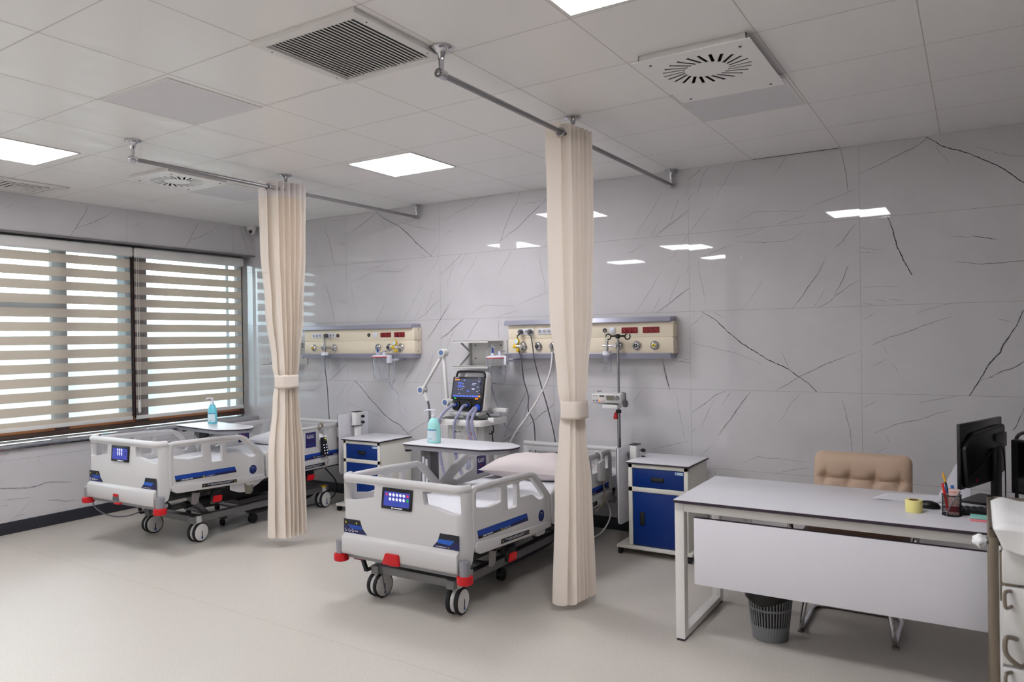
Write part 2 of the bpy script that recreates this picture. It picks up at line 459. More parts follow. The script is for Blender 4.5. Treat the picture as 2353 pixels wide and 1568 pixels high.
VEINS = {
 'A': ((1440, 240, .38801), [
  (1, [(302,393),(270,440)]), (2, [(450,373),(410,410),(366,443)]), (1, [(482,368),(455,420),(437,470),(421,520)]), (1, [(645,347),(600,430),(570,480),(528,550)]),
  (1, [(945,308),(915,360),(880,413)]), (2, [(1266,265),(1285,340),(1303,420),(1312,513)]), (1, [(1350,505),(1250,545),(1150,580),(1080,610)]),
  (3, [(1772,195),(1830,220),(1857,243),(1930,265),(2020,287),(2110,325),(2200,362),(2280,415),(2353,467),(2480,560)]), (2, [(1778,203),(1700,255),(1600,305),(1500,355),(1382,411)]),
  (1, [(1832,245),(1860,290),(1890,320),(1908,352)]), (1, [(2065,250),(2130,268),(2210,292),(2305,308),(2440,300)]), (1, [(208,522),(160,610),(110,690),(45,790)]),
  (1, [(310,552),(290,610),(260,690),(240,717)]), (1, [(360,510),(343,543)]), (1, [(388,530),(366,565)]), (1, [(195,693),(165,745),(145,783)]),
  (2, [(362,630),(300,680),(240,725),(175,782)]), (1, [(492,608),(440,665),(405,715),(370,765)]), (1, [(1040,630),(900,632),(760,637),(700,670),(650,705)]),
  (1, [(1062,657),(970,685),(880,717)]), (1, [(802,738),(730,768),(638,790)]), (1, [(1045,747),(1000,785),(935,813),(800,818),(655,815)]),
  (2, [(1360,705),(1320,755),(1280,810),(1230,853)]), (3, [(1545,665),(1575,745),(1600,840),(1640,925),(1690,1010)]), (1, [(1382,850),(1450,857),(1523,866)]), (1, [(1382,874),(1468,880)]),
  (1, [(1910,780),(1970,783),(2035,792)]), (2, [(2040,780),(2120,790),(2195,801)]), (2, [(1943,930),(2020,940),(2110,946),(2220,938),(2353,925),(2460,915)]),
  (1, [(102,825),(60,862),(0,884)]), (1, [(622,833),(520,875),(400,922)]), (1, [(370,765),(320,840),(285,890),(250,920)])]),
 'B': ((640, 380, .27199), [
  (2, [(828,398),(750,465),(660,530),(582,583)]), (3, [(828,398),(880,440),(960,483),(1030,525),(1100,585),(1160,650),(1220,705),(1297,772)]),
  (1, [(855,440),(885,495),(905,547)]), (1, [(1000,457),(1060,490),(1140,515),(1220,527),(1280,545),(1352,550)]), (2, [(390,535),(425,620),(445,710),(460,790),(473,847)]),
  (1, [(435,468),(500,468),(553,460)]), (1, [(488,662),(530,668),(572,677)]), (1, [(525,650),(572,655)]), (1, [(185,600),(255,608)]), (1, [(185,733),(220,738),(262,742)]),
  (1, [(1180,738),(1240,773)]), (1, [(1352,672),(1310,720),(1285,757)]), (1, [(1357,735),(1338,770)]), (1, [(1712,272),(1640,335),(1550,375),(1480,415),(1408,465)]),
  (2, [(2043,228),(2015,310),(1975,380),(1945,460),(1910,540),(1880,630),(1830,722)]), (2, [(2280,258),(2220,330),(2150,395),(2090,455),(2015,533),(1950,575),(1875,637)]),
  (1, [(2068,325),(2150,318),(2218,297)]), (1, [(1412,588),(1465,545)]), (1, [(1357,770),(1330,830),(1290,890),(1248,945)]), (2, [(1550,750),(1500,800),(1440,860),(1372,922)]),
  (1, [(1583,750),(1550,810),(1530,860)]), (1, [(1483,830),(1450,930),(1415,1025)]), (1, [(1692,740),(1640,840),(1590,920),(1550,1000),(1518,1063)]), (1, [(1967,722),(1930,800),(1880,880),(1852,933)]),
  (1, [(2200,738),(2215,850),(2245,970),(2255,1075)]), (1, [(910,817),(860,850),(790,870)]), (1, [(1102,835),(1060,880),(1020,900),(920,897),(815,900)]), (1, [(775,912),(700,955),(620,990)]),
  (1, [(615,1000),(625,1100),(650,1200)]), (2, [(393,1013),(425,1090),(450,1190),(475,1328)]), (1, [(490,1145),(575,1165)]), (1, [(525,1137),(575,1140)]), (1, [(165,1062),(255,1080)]),
  (1, [(165,1190),(210,1200),(262,1212)]), (1, [(1212,1008),(1170,1100),(1110,1210),(1055,1312)]), (1, [(1308,1050),(1280,1140),(1242,1233)]), (2, [(1357,1147),(1300,1190),(1240,1260),(1172,1308)]),
  (1, [(1198,1205),(1150,1308)]), (1, [(918,1130),(870,1230),(820,1320)]), (1, [(1478,1130),(1430,1210),(1365,1302),(1310,1400),(1265,1471)]), (1, [(2005,1190),(1850,1185),(1740,1182),(1680,1215),(1632,1250)]),
  (1, [(2018,1225),(1930,1255),(1850,1282)]), (1, [(2290,1070),(2150,1120),(2035,1175)]), (1, [(1560,1300),(1500,1360),(1440,1415),(1372,1465)]), (1, [(1865,1290),(1858,1400),(1870,1471)]), (1, [(1698,1293),(1650,1370),(1600,1470)])]),
 'C': ((1440, 600, .38801), [
  (1, [(213,47),(170,120),(120,210),(52,306)]), (1, [(318,80),(285,165),(248,242)]), (1, [(370,37),(350,75)]), (2, [(372,160),(310,205),(250,255),(178,305)]), (1, [(203,214),(175,265),(150,306)]),
  (1, [(425,0),(430,75),(455,170),(470,260)]), (1, [(810,107),(760,185),(725,235),(686,288)]), (2, [(1172,0),(1130,80),(1070,160),(1020,230),(980,279)]), (2, [(1315,25),(1280,110),(1228,204)]),
  (2, [(1382,112),(1320,145),(1250,200),(1195,245),(1138,275)]), (1, [(1170,174),(1140,230),(1103,275)]), (3, [(1665,45),(1690,82)]), (1, [(1390,155),(1480,152),(1560,149),(1620,155)]),
  (1, [(1476,225),(1520,236),(1556,240)]), (1, [(1560,228),(1640,233)]), (1, [(1392,252),(1460,254)]), (1, [(1397,350),(1440,328),(1472,305)]), (1, [(1718,304),(1800,285),(1870,262),(1965,248)]),
  (2, [(1923,331),(1840,357),(1740,390),(1650,425),(1560,450),(1455,500)]), (3, [(2350,290),(2320,360),(2270,445),(2230,490),(2215,540),(2150,600),(2110,680),(2080,720),(2027,797)]),
  (2, [(2390,570),(2353,595),(2285,637),(2220,652),(2160,690),(2095,710)]), (1, [(2195,340),(2283,360)]), (3, [(445,300),(520,345),(590,410),(680,490),(760,535),(830,582),(900,613),(960,640),(1020,688),(1075,725),(1125,777)]),
  (1, [(510,300),(575,334)]), (1, [(383,487),(480,505),(560,528),(640,543),(720,575),(793,608)]), (1, [(460,313),(420,350),(380,384)]), (1, [(912,535),(940,590),(970,640)]),
  (2, [(1382,535),(1280,570),(1150,625),(1020,688),(950,735),(885,767)]), (1, [(1458,620),(1500,600),(1533,582)]), (1, [(1520,505),(1545,550)]), (1, [(1578,610),(1608,662)]),
  (1, [(362,547),(380,548)]), (1, [(318,576),(378,588)]), (2, [(273,587),(325,595),(378,606)]), (2, [(210,580),(225,650),(240,710),(256,757)]), (1, [(97,757),(60,805),(30,850)]),
  (2, [(587,768),(520,800),(460,850),(390,897)]), (1, [(620,770),(590,810),(563,857)]), (2, [(735,773),(680,845),(620,930),(580,980),(547,1033)]), (1, [(515,826),(480,900),(440,985)]),
  (1, [(1033,780),(980,840),(940,900),(902,955)]), (2, [(1279,825),(1300,920),(1325,1000),(1335,1127)]), (1, [(295,795),(310,880),(330,970),(340,1065)]), (1, [(410,987),(388,1018)]),
  (1, [(1397,868),(1440,850),(1480,828)]), (1, [(1728,840),(1850,818),(1970,798)]), (2, [(1930,880),(1830,905),(1740,938),(1600,965),(1530,995),(1463,1022)]), (2, [(2353,868),(2330,930),(2310,970),(2285,1003)]),
  (1, [(1474,1140),(1510,1120),(1542,1106)]), (1, [(1535,1030),(1558,1078)]), (1, [(370,1067),(250,1092),(145,1120)]), (1, [(510,1085),(470,1125),(430,1163)]),
  (1, [(675,1207),(720,1180),(778,1158),(830,1168),(900,1172),(980,1180),(1065,1195)]), (1, [(1080,1227),(1000,1235),(890,1260)]), (2, [(518,1235),(533,1280),(560,1420)])]),
 'D': ((640, 700, .23799), [
  (2, [(1785,145),(1700,215),(1640,280),(1565,328)]), (1, [(1705,230),(1660,330),(1620,440)]), (1, [(1940,140),(1880,230),(1825,335)]), (1, [(1640,0),(1560,150),(1500,240),(1430,340)]),
  (1, [(1500,465),(1470,560),(1420,660)]), (3, [(740,740),(800,800),(860,880),(940,970),(1010,1050),(1080,1110),(1180,1170),(1240,1240),(1320,1317)]), (1, [(668,962),(760,985),(850,1020),(950,1060),(1045,1133)]),
  (2, [(1500,1085),(1400,1150),(1270,1225),(1210,1275)]), (1, [(668,740),(620,830),(565,905)]), (1, [(745,755),(672,836)]), (1, [(790,742),(848,788)]), (1, [(135,770),(235,738)]),
  (1, [(145,818),(250,825),(335,835),(380,800),(425,775)]), (2, [(655,575),(600,640),(540,690),(490,730)]), (1, [(465,575),(420,650),(372,725)]), (1, [(1310,590),(1260,670),(1210,748)]), (1, [(1380,635),(1320,752)])]),
 'E': ((900, 700, .26792), [
  (2, [(1175,700),(1130,800),(1080,900),(1000,1030),(960,1175)]), (2, [(1395,855),(1300,930),(1200,1010),(1160,1055)]), (2, [(1105,1105),(1090,1100),(1020,1140),(960,1175)]), (1, [(1330,500),(1230,540),(1120,575)]),
  (1, [(265,365),(180,530),(105,665)]), (1, [(365,420),(330,540),(290,640)])]),
 'F': ((1260, 700, .39526), [(1, [(313,483),(265,560),(218,635)]), (2, [(660,315),(680,390),(705,490)]), (2, [(287,332),(340,348),(375,360)])])}
VEINS_LEFT = {
 'G': ((0, 380, .42082), [
  (2, [(483,218),(460,270),(430,315),(410,350),(378,393)]), (2, [(623,243),(580,275),(520,310),(440,335),(410,350)]), (1, [(70,215),(22,237)]), (1, [(776,315),(735,333)]),
  (2, [(1085,312),(1050,375),(1030,420),(1005,462)]), (2, [(1193,327),(1150,360),(1100,388),(1040,410)]), (1, [(1265,335),(1248,352)]), (2, [(1310,340),(1335,410),(1362,498)])]),
 'H': ((0, 900, .42610), [
  (1, [(90,280),(60,310),(0,377)]), (1, [(132,287),(90,290)]), (1, [(125,320),(55,322)]), (2, [(0,525),(70,522),(140,520),(200,510),(250,490),(320,487),(390,490)]), (1, [(20,587),(80,580),(165,570)]),
  (2, [(255,587),(300,583),(350,592),(400,590)]), (1, [(160,592),(120,640),(80,680),(50,705)]), (1, [(0,622),(45,612)]), (1, [(135,660),(85,672)]), (1, [(160,360),(145,390)]), (1, [(205,357),(213,380)])])}
RV = random.Random(3)
def vein(mb, pts, k, to3, w=None):
    """one crack-like vein of the marble print: a thin wandering strip lying on the tile"""
    P = [V(p).to_2d() for p in pts]; out = []
    for a, b in zip(P, P[1:]):
        n = max(1, int((b-a).length/.014))
        for i in range(n): out.append(a+(b-a)*i/n)
    out.append(P[-1]); N = len(out)
    if N < 2: return
    w = w or {1: .0021, 2: .0034, 3: .0060}[k]
    l, r = [], []
    off = 0
    for i, p in enumerate(out):
        d = out[min(i+1, N-1)]-out[max(i-1, 0)]
        if d.length < 1e-6: d = V((1, 0)).to_2d()
        d.normalize(); nrm = V((-d.y, d.x)).to_2d()
        off = off*.6+RV.uniform(-.0022, .0022)*(0 if i in (0, N-1) else 1)
        t = i/(N-1)
        ww = w*(.35+.65*math.sin(math.pi*min(max(t, .04), .96))**.5)*RV.uniform(.55, 1.25)/2
        l.append(to3(p+nrm*(off+ww))); r.append(to3(p+nrm*(off-ww)))
    mb.add(l+r, [[i, i+1, N+i+1, N+i] for i in range(N-1)], 1 if k == 3 or (k == 2 and RV.random() < .4) else 2)
def tiles(mb, fr, xs, zs, seed, clip=None):
    """tiles laid in a plane, each very slightly warped like fired porcelain"""
    for i in range(len(xs)-1):
        for j in range(len(zs)-1):
            a0, a1, b0, b1 = xs[i]+.0008, xs[i+1]-.0008, zs[j]+.0008, zs[j+1]-.0008
            if a1-a0 < .02 or b1-b0 < .02: continue
            sd = seed+i*7.3+j*3.1; tx, tz = noise.noise((sd, 1, 2))*.0022, noise.noise((sd, 5, 9))*.0022
            nu, nv = max(2, int((a1-a0)/.08)), max(2, int((b1-b0)/.08))
            def fn(u, v):
                a, b = a0+(a1-a0)*u, b0+(b1-b0)*v
                return fr.p(a, b, (u-.5)*tx+(v-.5)*tz+noise.noise((a*2.6+sd, b*2.6, sd))*.0011)
            mb.grid(fn, nu, nv)
ZJ = [0, .566, 1.166, 1.766, 2.366, H]
# back wall, continued into the window recess
mb = MB(); XJ = [-.35]+[.2023+1.2044*k for k in range(8) if .2023+1.2044*k < X1-.1]+[X1]
mb.mi = 3; mb.box(-.35, .004, 0, X1, .12, H)
mb.mi = 0; tiles(mb, FRONT(), XJ, ZJ, 11)
W3 = lambda p: V((p.x, -.0022, p.y))
for key, ((ox, oy, s), ls) in VEINS.items():
    for k, pts in ls:
        q = [at(ox+x*s, oy+y*s, 'y', 0) for x, y in pts]
        vein(mb, [(p.x, p.z) for p in q], k, W3)
struct('wall_back', mb, ['marble_tile', 'vein_dark', 'vein_mid', 'grout'])
# window wall: apron under the sill, bulkhead over the blinds, pier beyond the opening
WY0 = -3.6
mb = MB(); mb.mi = 3
mb.box(-.3, WY0, 0, -.004, 0, .725); mb.box(-.3, WY0, 2.54, -.004, 0, H); mb.box(-.3, Y0, 0, -.004, WY0, H)
mb.mi = 0
LF = RIGHT(0)
YJ = sorted([-1.489+1.2044*k for k in range(-5, 2)]+[0, Y0]); YJ = [y for y in YJ if Y0 <= y <= 0]
tiles(mb, LF, [y for y in YJ if y < WY0]+[WY0], [0, .615, 1.215, 1.815, 2.538, H], 40)
YU = [WY0]+[y for y in YJ if y > WY0]
tiles(mb, LF, YU, [0, .615, .70], 50); tiles(mb, LF, YU, [2.552, H], 60)
W4 = lambda p: V((.0022, p.x, p.y))
for key, ((ox, oy, s), ls) in VEINS_LEFT.items():
    for k, pts in ls:
        q = [at(ox+x*s, oy+y*s, 'x', 0) for x, y in pts]
        vein(mb, [(p.y, p.z) for p in q], k, W4)
struct('wall_left', mb, ['marble_tile', 'vein_dark', 'vein_mid', 'grout'])
mb = MB(); mb.box(X1, Y0, 0, X1+.1, .1, H); mb.mi = 0
struct('wall_right', mb, 'wall_paint')
mb = MB(); mb.box(-.3, Y0-.1, 0, X1, Y0, H)
struct('wall_front', mb, 'cab_white')
# sill with a polished metal nosing, metal edge under the bulkhead
mb = MB(); mb.box(-.29, WY0, .726, .022, -.001, .753, .003)
struct('trim_1', mb, 'marble_sill')
mb = MB(); mb.box(.002, WY0, .703, .026, -.001, .7525, .003); mb.mi = 1
struct('trim_2', mb, 'chrome')
mb = MB(); mb.box(-.3, WY0, 2.536, .012, -.001, 2.551, .002)
struct('trim_3', mb, 'alu')
mb = MB(); mb.box(.0, Y0, 0, .012, -.012, .1, .002); struct('baseboard_left', mb, 'baseboard')
mb = MB(); mb.box(.0, -.012, 0, X1, -.0, .1, .002); struct('baseboard_back', mb, 'baseboard')

# ceiling of metal tiles
mb = MB(); mb.box(-.3, Y0-.1, H, X1+.1, .12, H+.1)
mb.mi = 1
def cy_line(y0, x): return y0-.03*(x-5.8)
for x in (8.51, 7.91, 7.31, 6.71, 6.11, 5.51, 4.9, 4.27, 3.62, 2.98, 2.375, 1.79, 1.2, .6):
    mb.add([(x-.002, Y0, H-.0006), (x+.002, Y0, H-.0006), (x+.002, 0, H-.0006), (x-.002, 0, H-.0006)], [[3, 2, 1, 0]])
for k in range(12):
    y = -.59-.5835*k
    mb.add([(0, cy_line(y, 0)-.002, H-.0006), (X1, cy_line(y, X1)-.002, H-.0006), (X1, cy_line(y, X1)+.002, H-.0006), (0, cy_line(y, 0)+.002, H-.0006)], [[3, 2, 1, 0]])
mb.mi = 2
for a, b in ((1727, 1929),):
    p, q = at(a, 364.5, 'z', H), at(b, 339, 'z', H)
    mb.add([(p.x, -.012, H-.0008), (q.x, -.012, H-.0008), (q.x, -.001, H-.0008), (p.x, -.001, H-.0008)], [[3, 2, 1, 0]])
struct('ceiling', mb, ['ceiling_white', 'seam', 'black_gap'])

# ---------------------------------------------------------------- window
win = MB(); win.mi = 0
XW = -.25
def wbar(mb, y0, y1, z0, z1, d=.035): mb.box(XW-d, y0, z0, XW+d, y1, z1, .004)
fr_ = MB()
wbar(fr_, WY0, -.0, .754, .80)
wbar(fr_, WY0, -.0, 2.46, 2.536)
wbar(fr_, WY0, WY0+.1, .8, 2.46); wbar(fr_, -.07, -.0, .8, 2.46, .03)
wroot = struct('window_1', fr_, 'frame_dark')
for y0, y1, m in ((-2.07, -1.94, 'frame_dark'), (-1.31, -1.16, 'frame_dark'), (-1.45, -1.375, 'frame_pale'), (-1.375, -1.31, 'frame_grey'), (-.2, -.17, 'frame_pale')):
    mb = MB(); wbar(mb, y0, y1, .8, 2.46, .03 if m == 'frame_dark' else .012); obj('mullion', mb, m, wroot)
mb = MB(); wbar(mb, -3.5, -2.07, 1.91, 1.97); obj('transom', mb, 'frame_dark', wroot)
for y0, y1 in ((-3.5, -2.07), (-1.94, -1.31), (-1.16, -.07)):
    mb = MB(); mb.box(XW-.02, y0, .8, XW+.045, y1, .852, .006); obj('sash_rail', mb, 'wood_frame', wroot)
for y0, y1 in ((-3.5, -2.07), (-1.94, -1.31), (-1.16, -.07)):
    mb = MB(); mb.box(XW-.018, y0, .85, XW-.012, y1, 2.46); obj('pane', mb, 'window_glass', wroot)
# ---------------------------------------------------------------- day and night blinds
def blind(y0, y1, label, ph, chain):
    t = thing('roller_blind', label, 'blind', (-.1, (y0+y1)/2, .8), group='striped roller blinds')
    mb = MB(); mb.box(-.145, y0, 2.425, -.055, y1, 2.52, .018, 3); obj('cassette', mb, 'white_metal', t)
    b = MB(); z = 2.36+ph; lo = .872
    zz = z+.1235
    while zz > lo:
        a0, a1 = max(zz-.040, lo), min(zz+.040, 2.425)
        if a1 > a0: b.box(-.1015, y0+.012, a0, -.0985, y1-.012, a1)
        zz -= .1235
    obj('fabric_band', b, 'blind_band', t, flat=True)
    b = MB(); b.add([(-.097, y0+.012, lo), (-.097, y1-.012, lo), (-.097, y1-.012, 2.43), (-.097, y0+.012, 2.43)], [[0, 1, 2, 3]])
    obj('sheer_fabric', b, 'blind_sheer', t, flat=True)
    b = MB(); b.box(-.112, y0+.008, .838, -.088, y1-.008, .875, .006); obj('bottom_bar', b, 'white_metal', t)
    if chain:
        b = MB(); y = y1+.025
        b.tube([(-.05, y, 2.42), (-.05, y, 1.02)], .0022, 6); b.tube([(-.05, y+.022, 2.42), (-.05, y+.022, 1.02)], .0022, 6)
        b.lathe([(.004, 0), (.014, .02), (.014, .1), (.004, .13)], (-.05, y+.011, .9), seg=12)
        obj('pull_chain', b, 'white_metal', t)
    return t
blind(-3.4, -1.395, 'wide beige striped blind left of the dark cord gap in the window', .0, True)
blind(-1.378, -.1, 'beige striped blind over the window bay next to the tiled back wall', -.012, False)
t = tag(obj('blind_cord', MB().tube([(-.075, -1.387, 2.44), (-.075, -1.387, .85)], .006, 8), 'cord_dark'), 'dark brown cord hanging between the two striped window blinds', 'cord')

# ---------------------------------------------------------------- things in the ceiling
def ceiling_light(x, y, sx, sy, lit, label, group):
    t = thing('ceiling_light', label, 'ceiling light', (x, y, H), group=group)
    mb = MB(); mb.plate(rect(x-sx/2-.012, -y-sy/2-.012, x+sx/2+.012, -y+sy/2+.012), .005, DOWN(H), [rect(x-sx/2, -y-sy/2, x+sx/2, -y+sy/2)])
    obj('frame', mb, 'white_metal', t)
    mb = MB(); mb.box(x-sx/2, y-sy/2, H-.004, x+sx/2, y+sy/2, H-.0002)
    obj('diffuser', mb, 'lamp_on' if lit else 'panel_grey', t)
    return t
GL = 'lit square ceiling lights'
ceiling_light(3.312, -1.36, .575, .51, True, 'lit square ceiling light between the two curtain rails above the ventilator', GL)
ceiling_light(1.49, -3.14, .57, .51, True, 'lit square ceiling light at the left edge above the window blinds', GL)
ceiling_light(5.815, -3.235, .565, .565, True, 'lit square ceiling light cut by the top edge of the picture', GL)
for x, y, w in ((3.31, -5.02, 'middle of the room'), (3.31, -6.75, 'farthest from the beds'), (1.75, -6.45, 'far toward the window end')):
    ceiling_light(x, y, .57, .55, True, 'lit square ceiling light reflected in the tiled wall, '+w, GL)
GU = 'unlit square ceiling lights'
ceiling_light(3.28, -3.13, .565, .54, False, 'unlit grey square ceiling light left of the slatted air grille', GU)
ceiling_light(5.805, -1.475, .55, .55, False, 'unlit grey ceiling light next to the right swirl air diffuser', GU)
ceiling_light(1.5, -1.38, .55, .53, False, 'unlit grey ceiling light next to the left swirl air diffuser', GU)
# slatted return grille
t = thing('air_grille', 'square ceiling air grille with grey slats beside the near curtain rail end', 'air vent', (4.565, -3.19, H))
gx0, gx1, gy0, gy1 = 4.31, 4.82, -3.435, -2.945
mb = MB(); mb.plate(rect(gx0-.045, -gy1-.045, gx1+.045, -gy0+.045), .022, DOWN(H), [rect(gx0, -gy1, gx1, -gy0)], bev=.002); obj('frame', mb, 'white_metal', t)
mb = MB(); mb.box(gx0, gy0, H-.003, gx1, gy1, H-.0005); obj('backing', mb, 'dark_metal', t)
mb = MB(); n = 23
for i in range(n):
    x = gx0+(i+.5)*(gx1-gx0)/n
    mb.box(x-.0058, gy0, H-.014, x+.0058, gy1, H-.0125, rot=Matrix.Rotation(math.radians(12), 3, 'Y'))
obj('slat', mb, 'white_metal', t)
for sx in (gx0-.022, gx1+.022):
    for sy in (gy0+.05, gy1-.05): mb = MB(); mb.cyl((sx, sy, H-.022), (sx, sy, H-.0235), .004, seg=10); obj('screw', mb, 'grey_metal', t)
# four-way diffuser by the window wall
t = thing('air_diffuser', 'square ceiling air diffuser with dark slots at the left edge above the window', 'air vent', (.335, -2.59, H))
cx, cy, h = .335, -2.59, .262
mb = MB(); mb.plate(rect(cx-h, -cy-h, cx+h, -cy+h), .012, DOWN(H), [rect(cx-.2, -cy-.2, cx+.2, -cy+.2)], bev=.002); obj('frame', mb, 'white_metal', t)
mb = MB(); mb.box(cx-.2, cy-.2, H-.002, cx+.2, cy+.2, H-.0005); obj('backing', mb, 'black_gap', t)
mb = MB()
for s in (.19, .15, .11, .07):
    mb.plate(rect(cx-s, -cy-s, cx+s, -cy+s), .003, DOWN(H-.007-(.19-s)*.05), [rect(cx-s+.026, -cy-s+.026, cx+s-.026, -cy+s-.026)])
mb.box(cx-.035, cy-.035, H-.016, cx+.035, cy+.035, H-.013)
obj('louvre', mb, 'white_metal', t)
# swirl diffusers
def swirl(cx, cy, x0, x1, y0, y1, R0, R1, ry, label, rot):
    t = thing('swirl_diffuser', label, 'air vent', (cx, cy, H), group='swirl ceiling diffusers')
    holes = []
    for k in range(24):
        a = 2*math.pi*k/24+rot; tl = math.radians(17)
        c, s = math.cos(a), math.sin(a)
        px, py = cx+(R0+R1)/2*c, -cy+(R0+R1)/2*s*ry
        L, w = (R1-R0)/2, .0078
        d = V((math.cos(a+tl), math.sin(a+tl)*ry)).to_2d(); nn = V((-math.sin(a+tl), math.cos(a+tl)*ry)).to_2d()
        q = []
        for u, v in ((-1, -1.2), (-.86, -1), (.86, -1), (1, -1.7), (1, 1), (-1, 1)):
            q.append((px+d.x*L*u+nn.x*w*v, py+d.y*L*u+nn.y*w*v))
        holes.append(q)
    z = H-.034
    mb = MB(); mb.plate(rect(x0, -y1, x1, -y0), .003, DOWN(z), holes); obj('face_plate', mb, 'ceiling_white', t)
    mb = MB(); mb.box(x0+.03, y0+.03, H-.012, x1-.03, y1-.03, H-.0005); obj('plenum', mb, 'black_gap', t)
    mb = MB()
    for a, b, c, d in ((x0+.02, y0+.02, x1-.02, y0+.024), (x0+.02, y1-.024, x1-.02, y1-.02), (x0+.02, y0+.02, x0+.024, y1-.02), (x1-.024, y0+.02, x1-.02, y1-.02)): mb.box(a, b, z, c, d, H-.0005)
    obj('collar', mb, 'white_metal', t)
    for sx in (x0+.06, x1-.06):
        for sy in (y0+.07, y1-.05): mb = MB(); mb.cyl((sx, sy, z-.003), (sx, sy, z-.007), .007, .005, seg=12); obj('screw', mb, 'grey_metal', t)
swirl(5.828, -2.135, 5.565, 6.095, -2.40, -1.705, .098, .205, .93, 'swirl air diffuser in the ceiling at upper right of the near curtain', .1)
swirl(1.638, -2.06, 1.39, 1.91, -2.32, -1.78, .095, .2, .93, 'swirl air diffuser in the ceiling left of the far curtain', .0)
# dome camera
t = thing('security_camera', 'small white dome security camera at the top of the window wall corner', 'security camera', (.075, -.1, H))
mb = MB(); mb.lathe([(.05, 0), (.052, -.012), (.045, -.05)], (.075, -.1, H), seg=28); obj('base', mb, 'camera_white', t)
mb = MB(); mb.ball((.078, -.103, H-.055), .042); obj('ball', mb, 'camera_white', t)
mb = MB(); d = V((.5, -.75, -.35)).normalized(); c = V((.078, -.103, H-.055)); mb.cyl(c+d*.03, c+d*.046, .022, .02); obj('lens', mb, 'lens_black', t)

# ---------------------------------------------------------------- curtain rails
def rail(x, y0, y1, ym, label):
    t = thing('curtain_rail', label, 'curtain rail', (x, (y0+y1)/2, 2.75), group='ceiling hung curtain rails')
    mb = MB(); mb.cyl((x, y0, 2.75), (x, y1, 2.75), .0135, seg=20); obj('rod', mb, 'alu', t)
    for y, end in ((y0, 1), (ym, 0), (y1, 1)):
        mb = MB()
        mb.lathe([(.05, 0), (.05, -.008), (.03, -.014), (.017, -.03), (.0125, -.06), (.010, -.12)], (x, y, H), seg=24)
        if end: mb.ball((x, y, 2.75), .023, 1, 1.15, 1); mb.cyl((x, y-.024, 2.75), (x, y+.024, 2.75), .021)
        else: mb.cyl((x, y-.014, 2.75), (x, y+.014, 2.75), .019)
        obj('bracket', mb, 'chrome', t)
rail(4.9, -2.972, -.04, -1.71, 'grey curtain rail nearer the camera, hung over the right bed')
rail(2.37, -2.86, -.04, -1.63, 'grey curtain rail farther left, hung over the left bed')
# ---------------------------------------------------------------- curtains gathered and tied
def curtain(x, yc, spec, ztie, label, xs, hx, header, seed, tieh, hang):
    t = thing('privacy_curtain', label, 'curtain', (x, yc, .05), group='tied cream privacy curtains')
    R = random.Random(seed); n = len(xs)-1
    jit = [R.uniform(-.12, .12) for _ in xs]
    zs = [s[0] for s in spec]
    def param(z):
        for (z0, a0, b0, o0), (z1, a1, b1, o1) in zip(spec, spec[1:]):
            if z1 <= z <= z0:
                k = (z0-z)/(z0-z1); k = k*k*(3-2*k) if True else k
                return a0+(a1-a0)*k, b0+(b1-b0)*k, o0+(o1-o0)*k
        return spec[-1][1:]
    per = 9
    def fn(u, v):
        z = zs[0]+(zs[-1]-zs[0])*v
        a, hy, oy = param(z)
        s = u*n; i = min(int(s), n-1); k = s-i; k = .5-.5*math.cos(math.pi*k); k = k*.75+(s-i)*.25
        xx = xs[i]*(1-k)+xs[i+1]*k
        yy = (i+jit[i]+(s-i)*(1+jit[i+1]-jit[i]))/n*2-1
        w = noise.noise((u*9, v*3.2, seed))*.010+noise.noise((u*30, v*1.2, seed+5))*.005
        drop = (noise.noise((u*4, 0, seed+9))*.018-.012*math.sin(s*math.pi)) if v > .97 else 0
        return V((x+xx*a+w*(1 if v > .08 else .2), yc+oy+yy*hy+w*.6, z+drop*(v-.97)/.03))
    mb = MB(); nv = 90
    mb.grid(fn, n*per, nv)
    if header:
        rows = nv
        for fi in range(len(mb.f)):
            j = fi % rows
            if (zs[0]-zs[-1])*(j+.5)/rows < .115: mb.m[fi] = 1
    obj('cloth', mb, ['curtain', 'curtain_white'], t, ang=80)
    a, hy, oy = param(ztie)
    mb = MB(); A, B = .088*a+.012, hy+.022
    def fb(u, v):
        an = 2*math.pi*u
        c, s = math.cos(an), math.sin(an)
        e = .62
        return V((x+math.copysign(abs(c)**e, c)*A, yc+oy+math.copysign(abs(s)**e, s)*B, ztie-tieh/2+tieh*v+noise.noise((c*2, s*2, v*2+seed))*.005))
    mb.grid(fb, 40, 6, wrap=True); obj('tie_back', mb, 'curtain', t, ang=80, solid=.004)
    mb = MB(); y = yc+spec[0][3]-spec[0][2]-.004
    mb.torus((x+hang, y+.012, 2.75), .024, .0055, (0, 1, 0)); obj('eyelet', mb, 'steel', t)
XS2 = [-.095, -.008, -.075, .034, -.06, .04, -.06, .046, -.06, .05, -.06, .055, -.06, .06]
curtain(4.9, -1.72, [(2.81, 1, .15, 0), (2.3, 1.0, .148, 0), (1.75, .95, .135, -.0), (1.30, .72, .085, -.01), (1.16, .62, .06, -.015), (1.02, .70, .07, -.015), (.7, .9, .105, -.01), (.05, 1.0, .125, -.01)], 1.16, 'cream curtain nearer the camera, tied at its middle, hanging before the right bed', XS2, .09, False, 3, .105, -.0)
XS1 = [-.10, -.035, -.105, .035, -.06, .05, -.06, .06, -.06, .065, -.065, .07, -.065, .07]
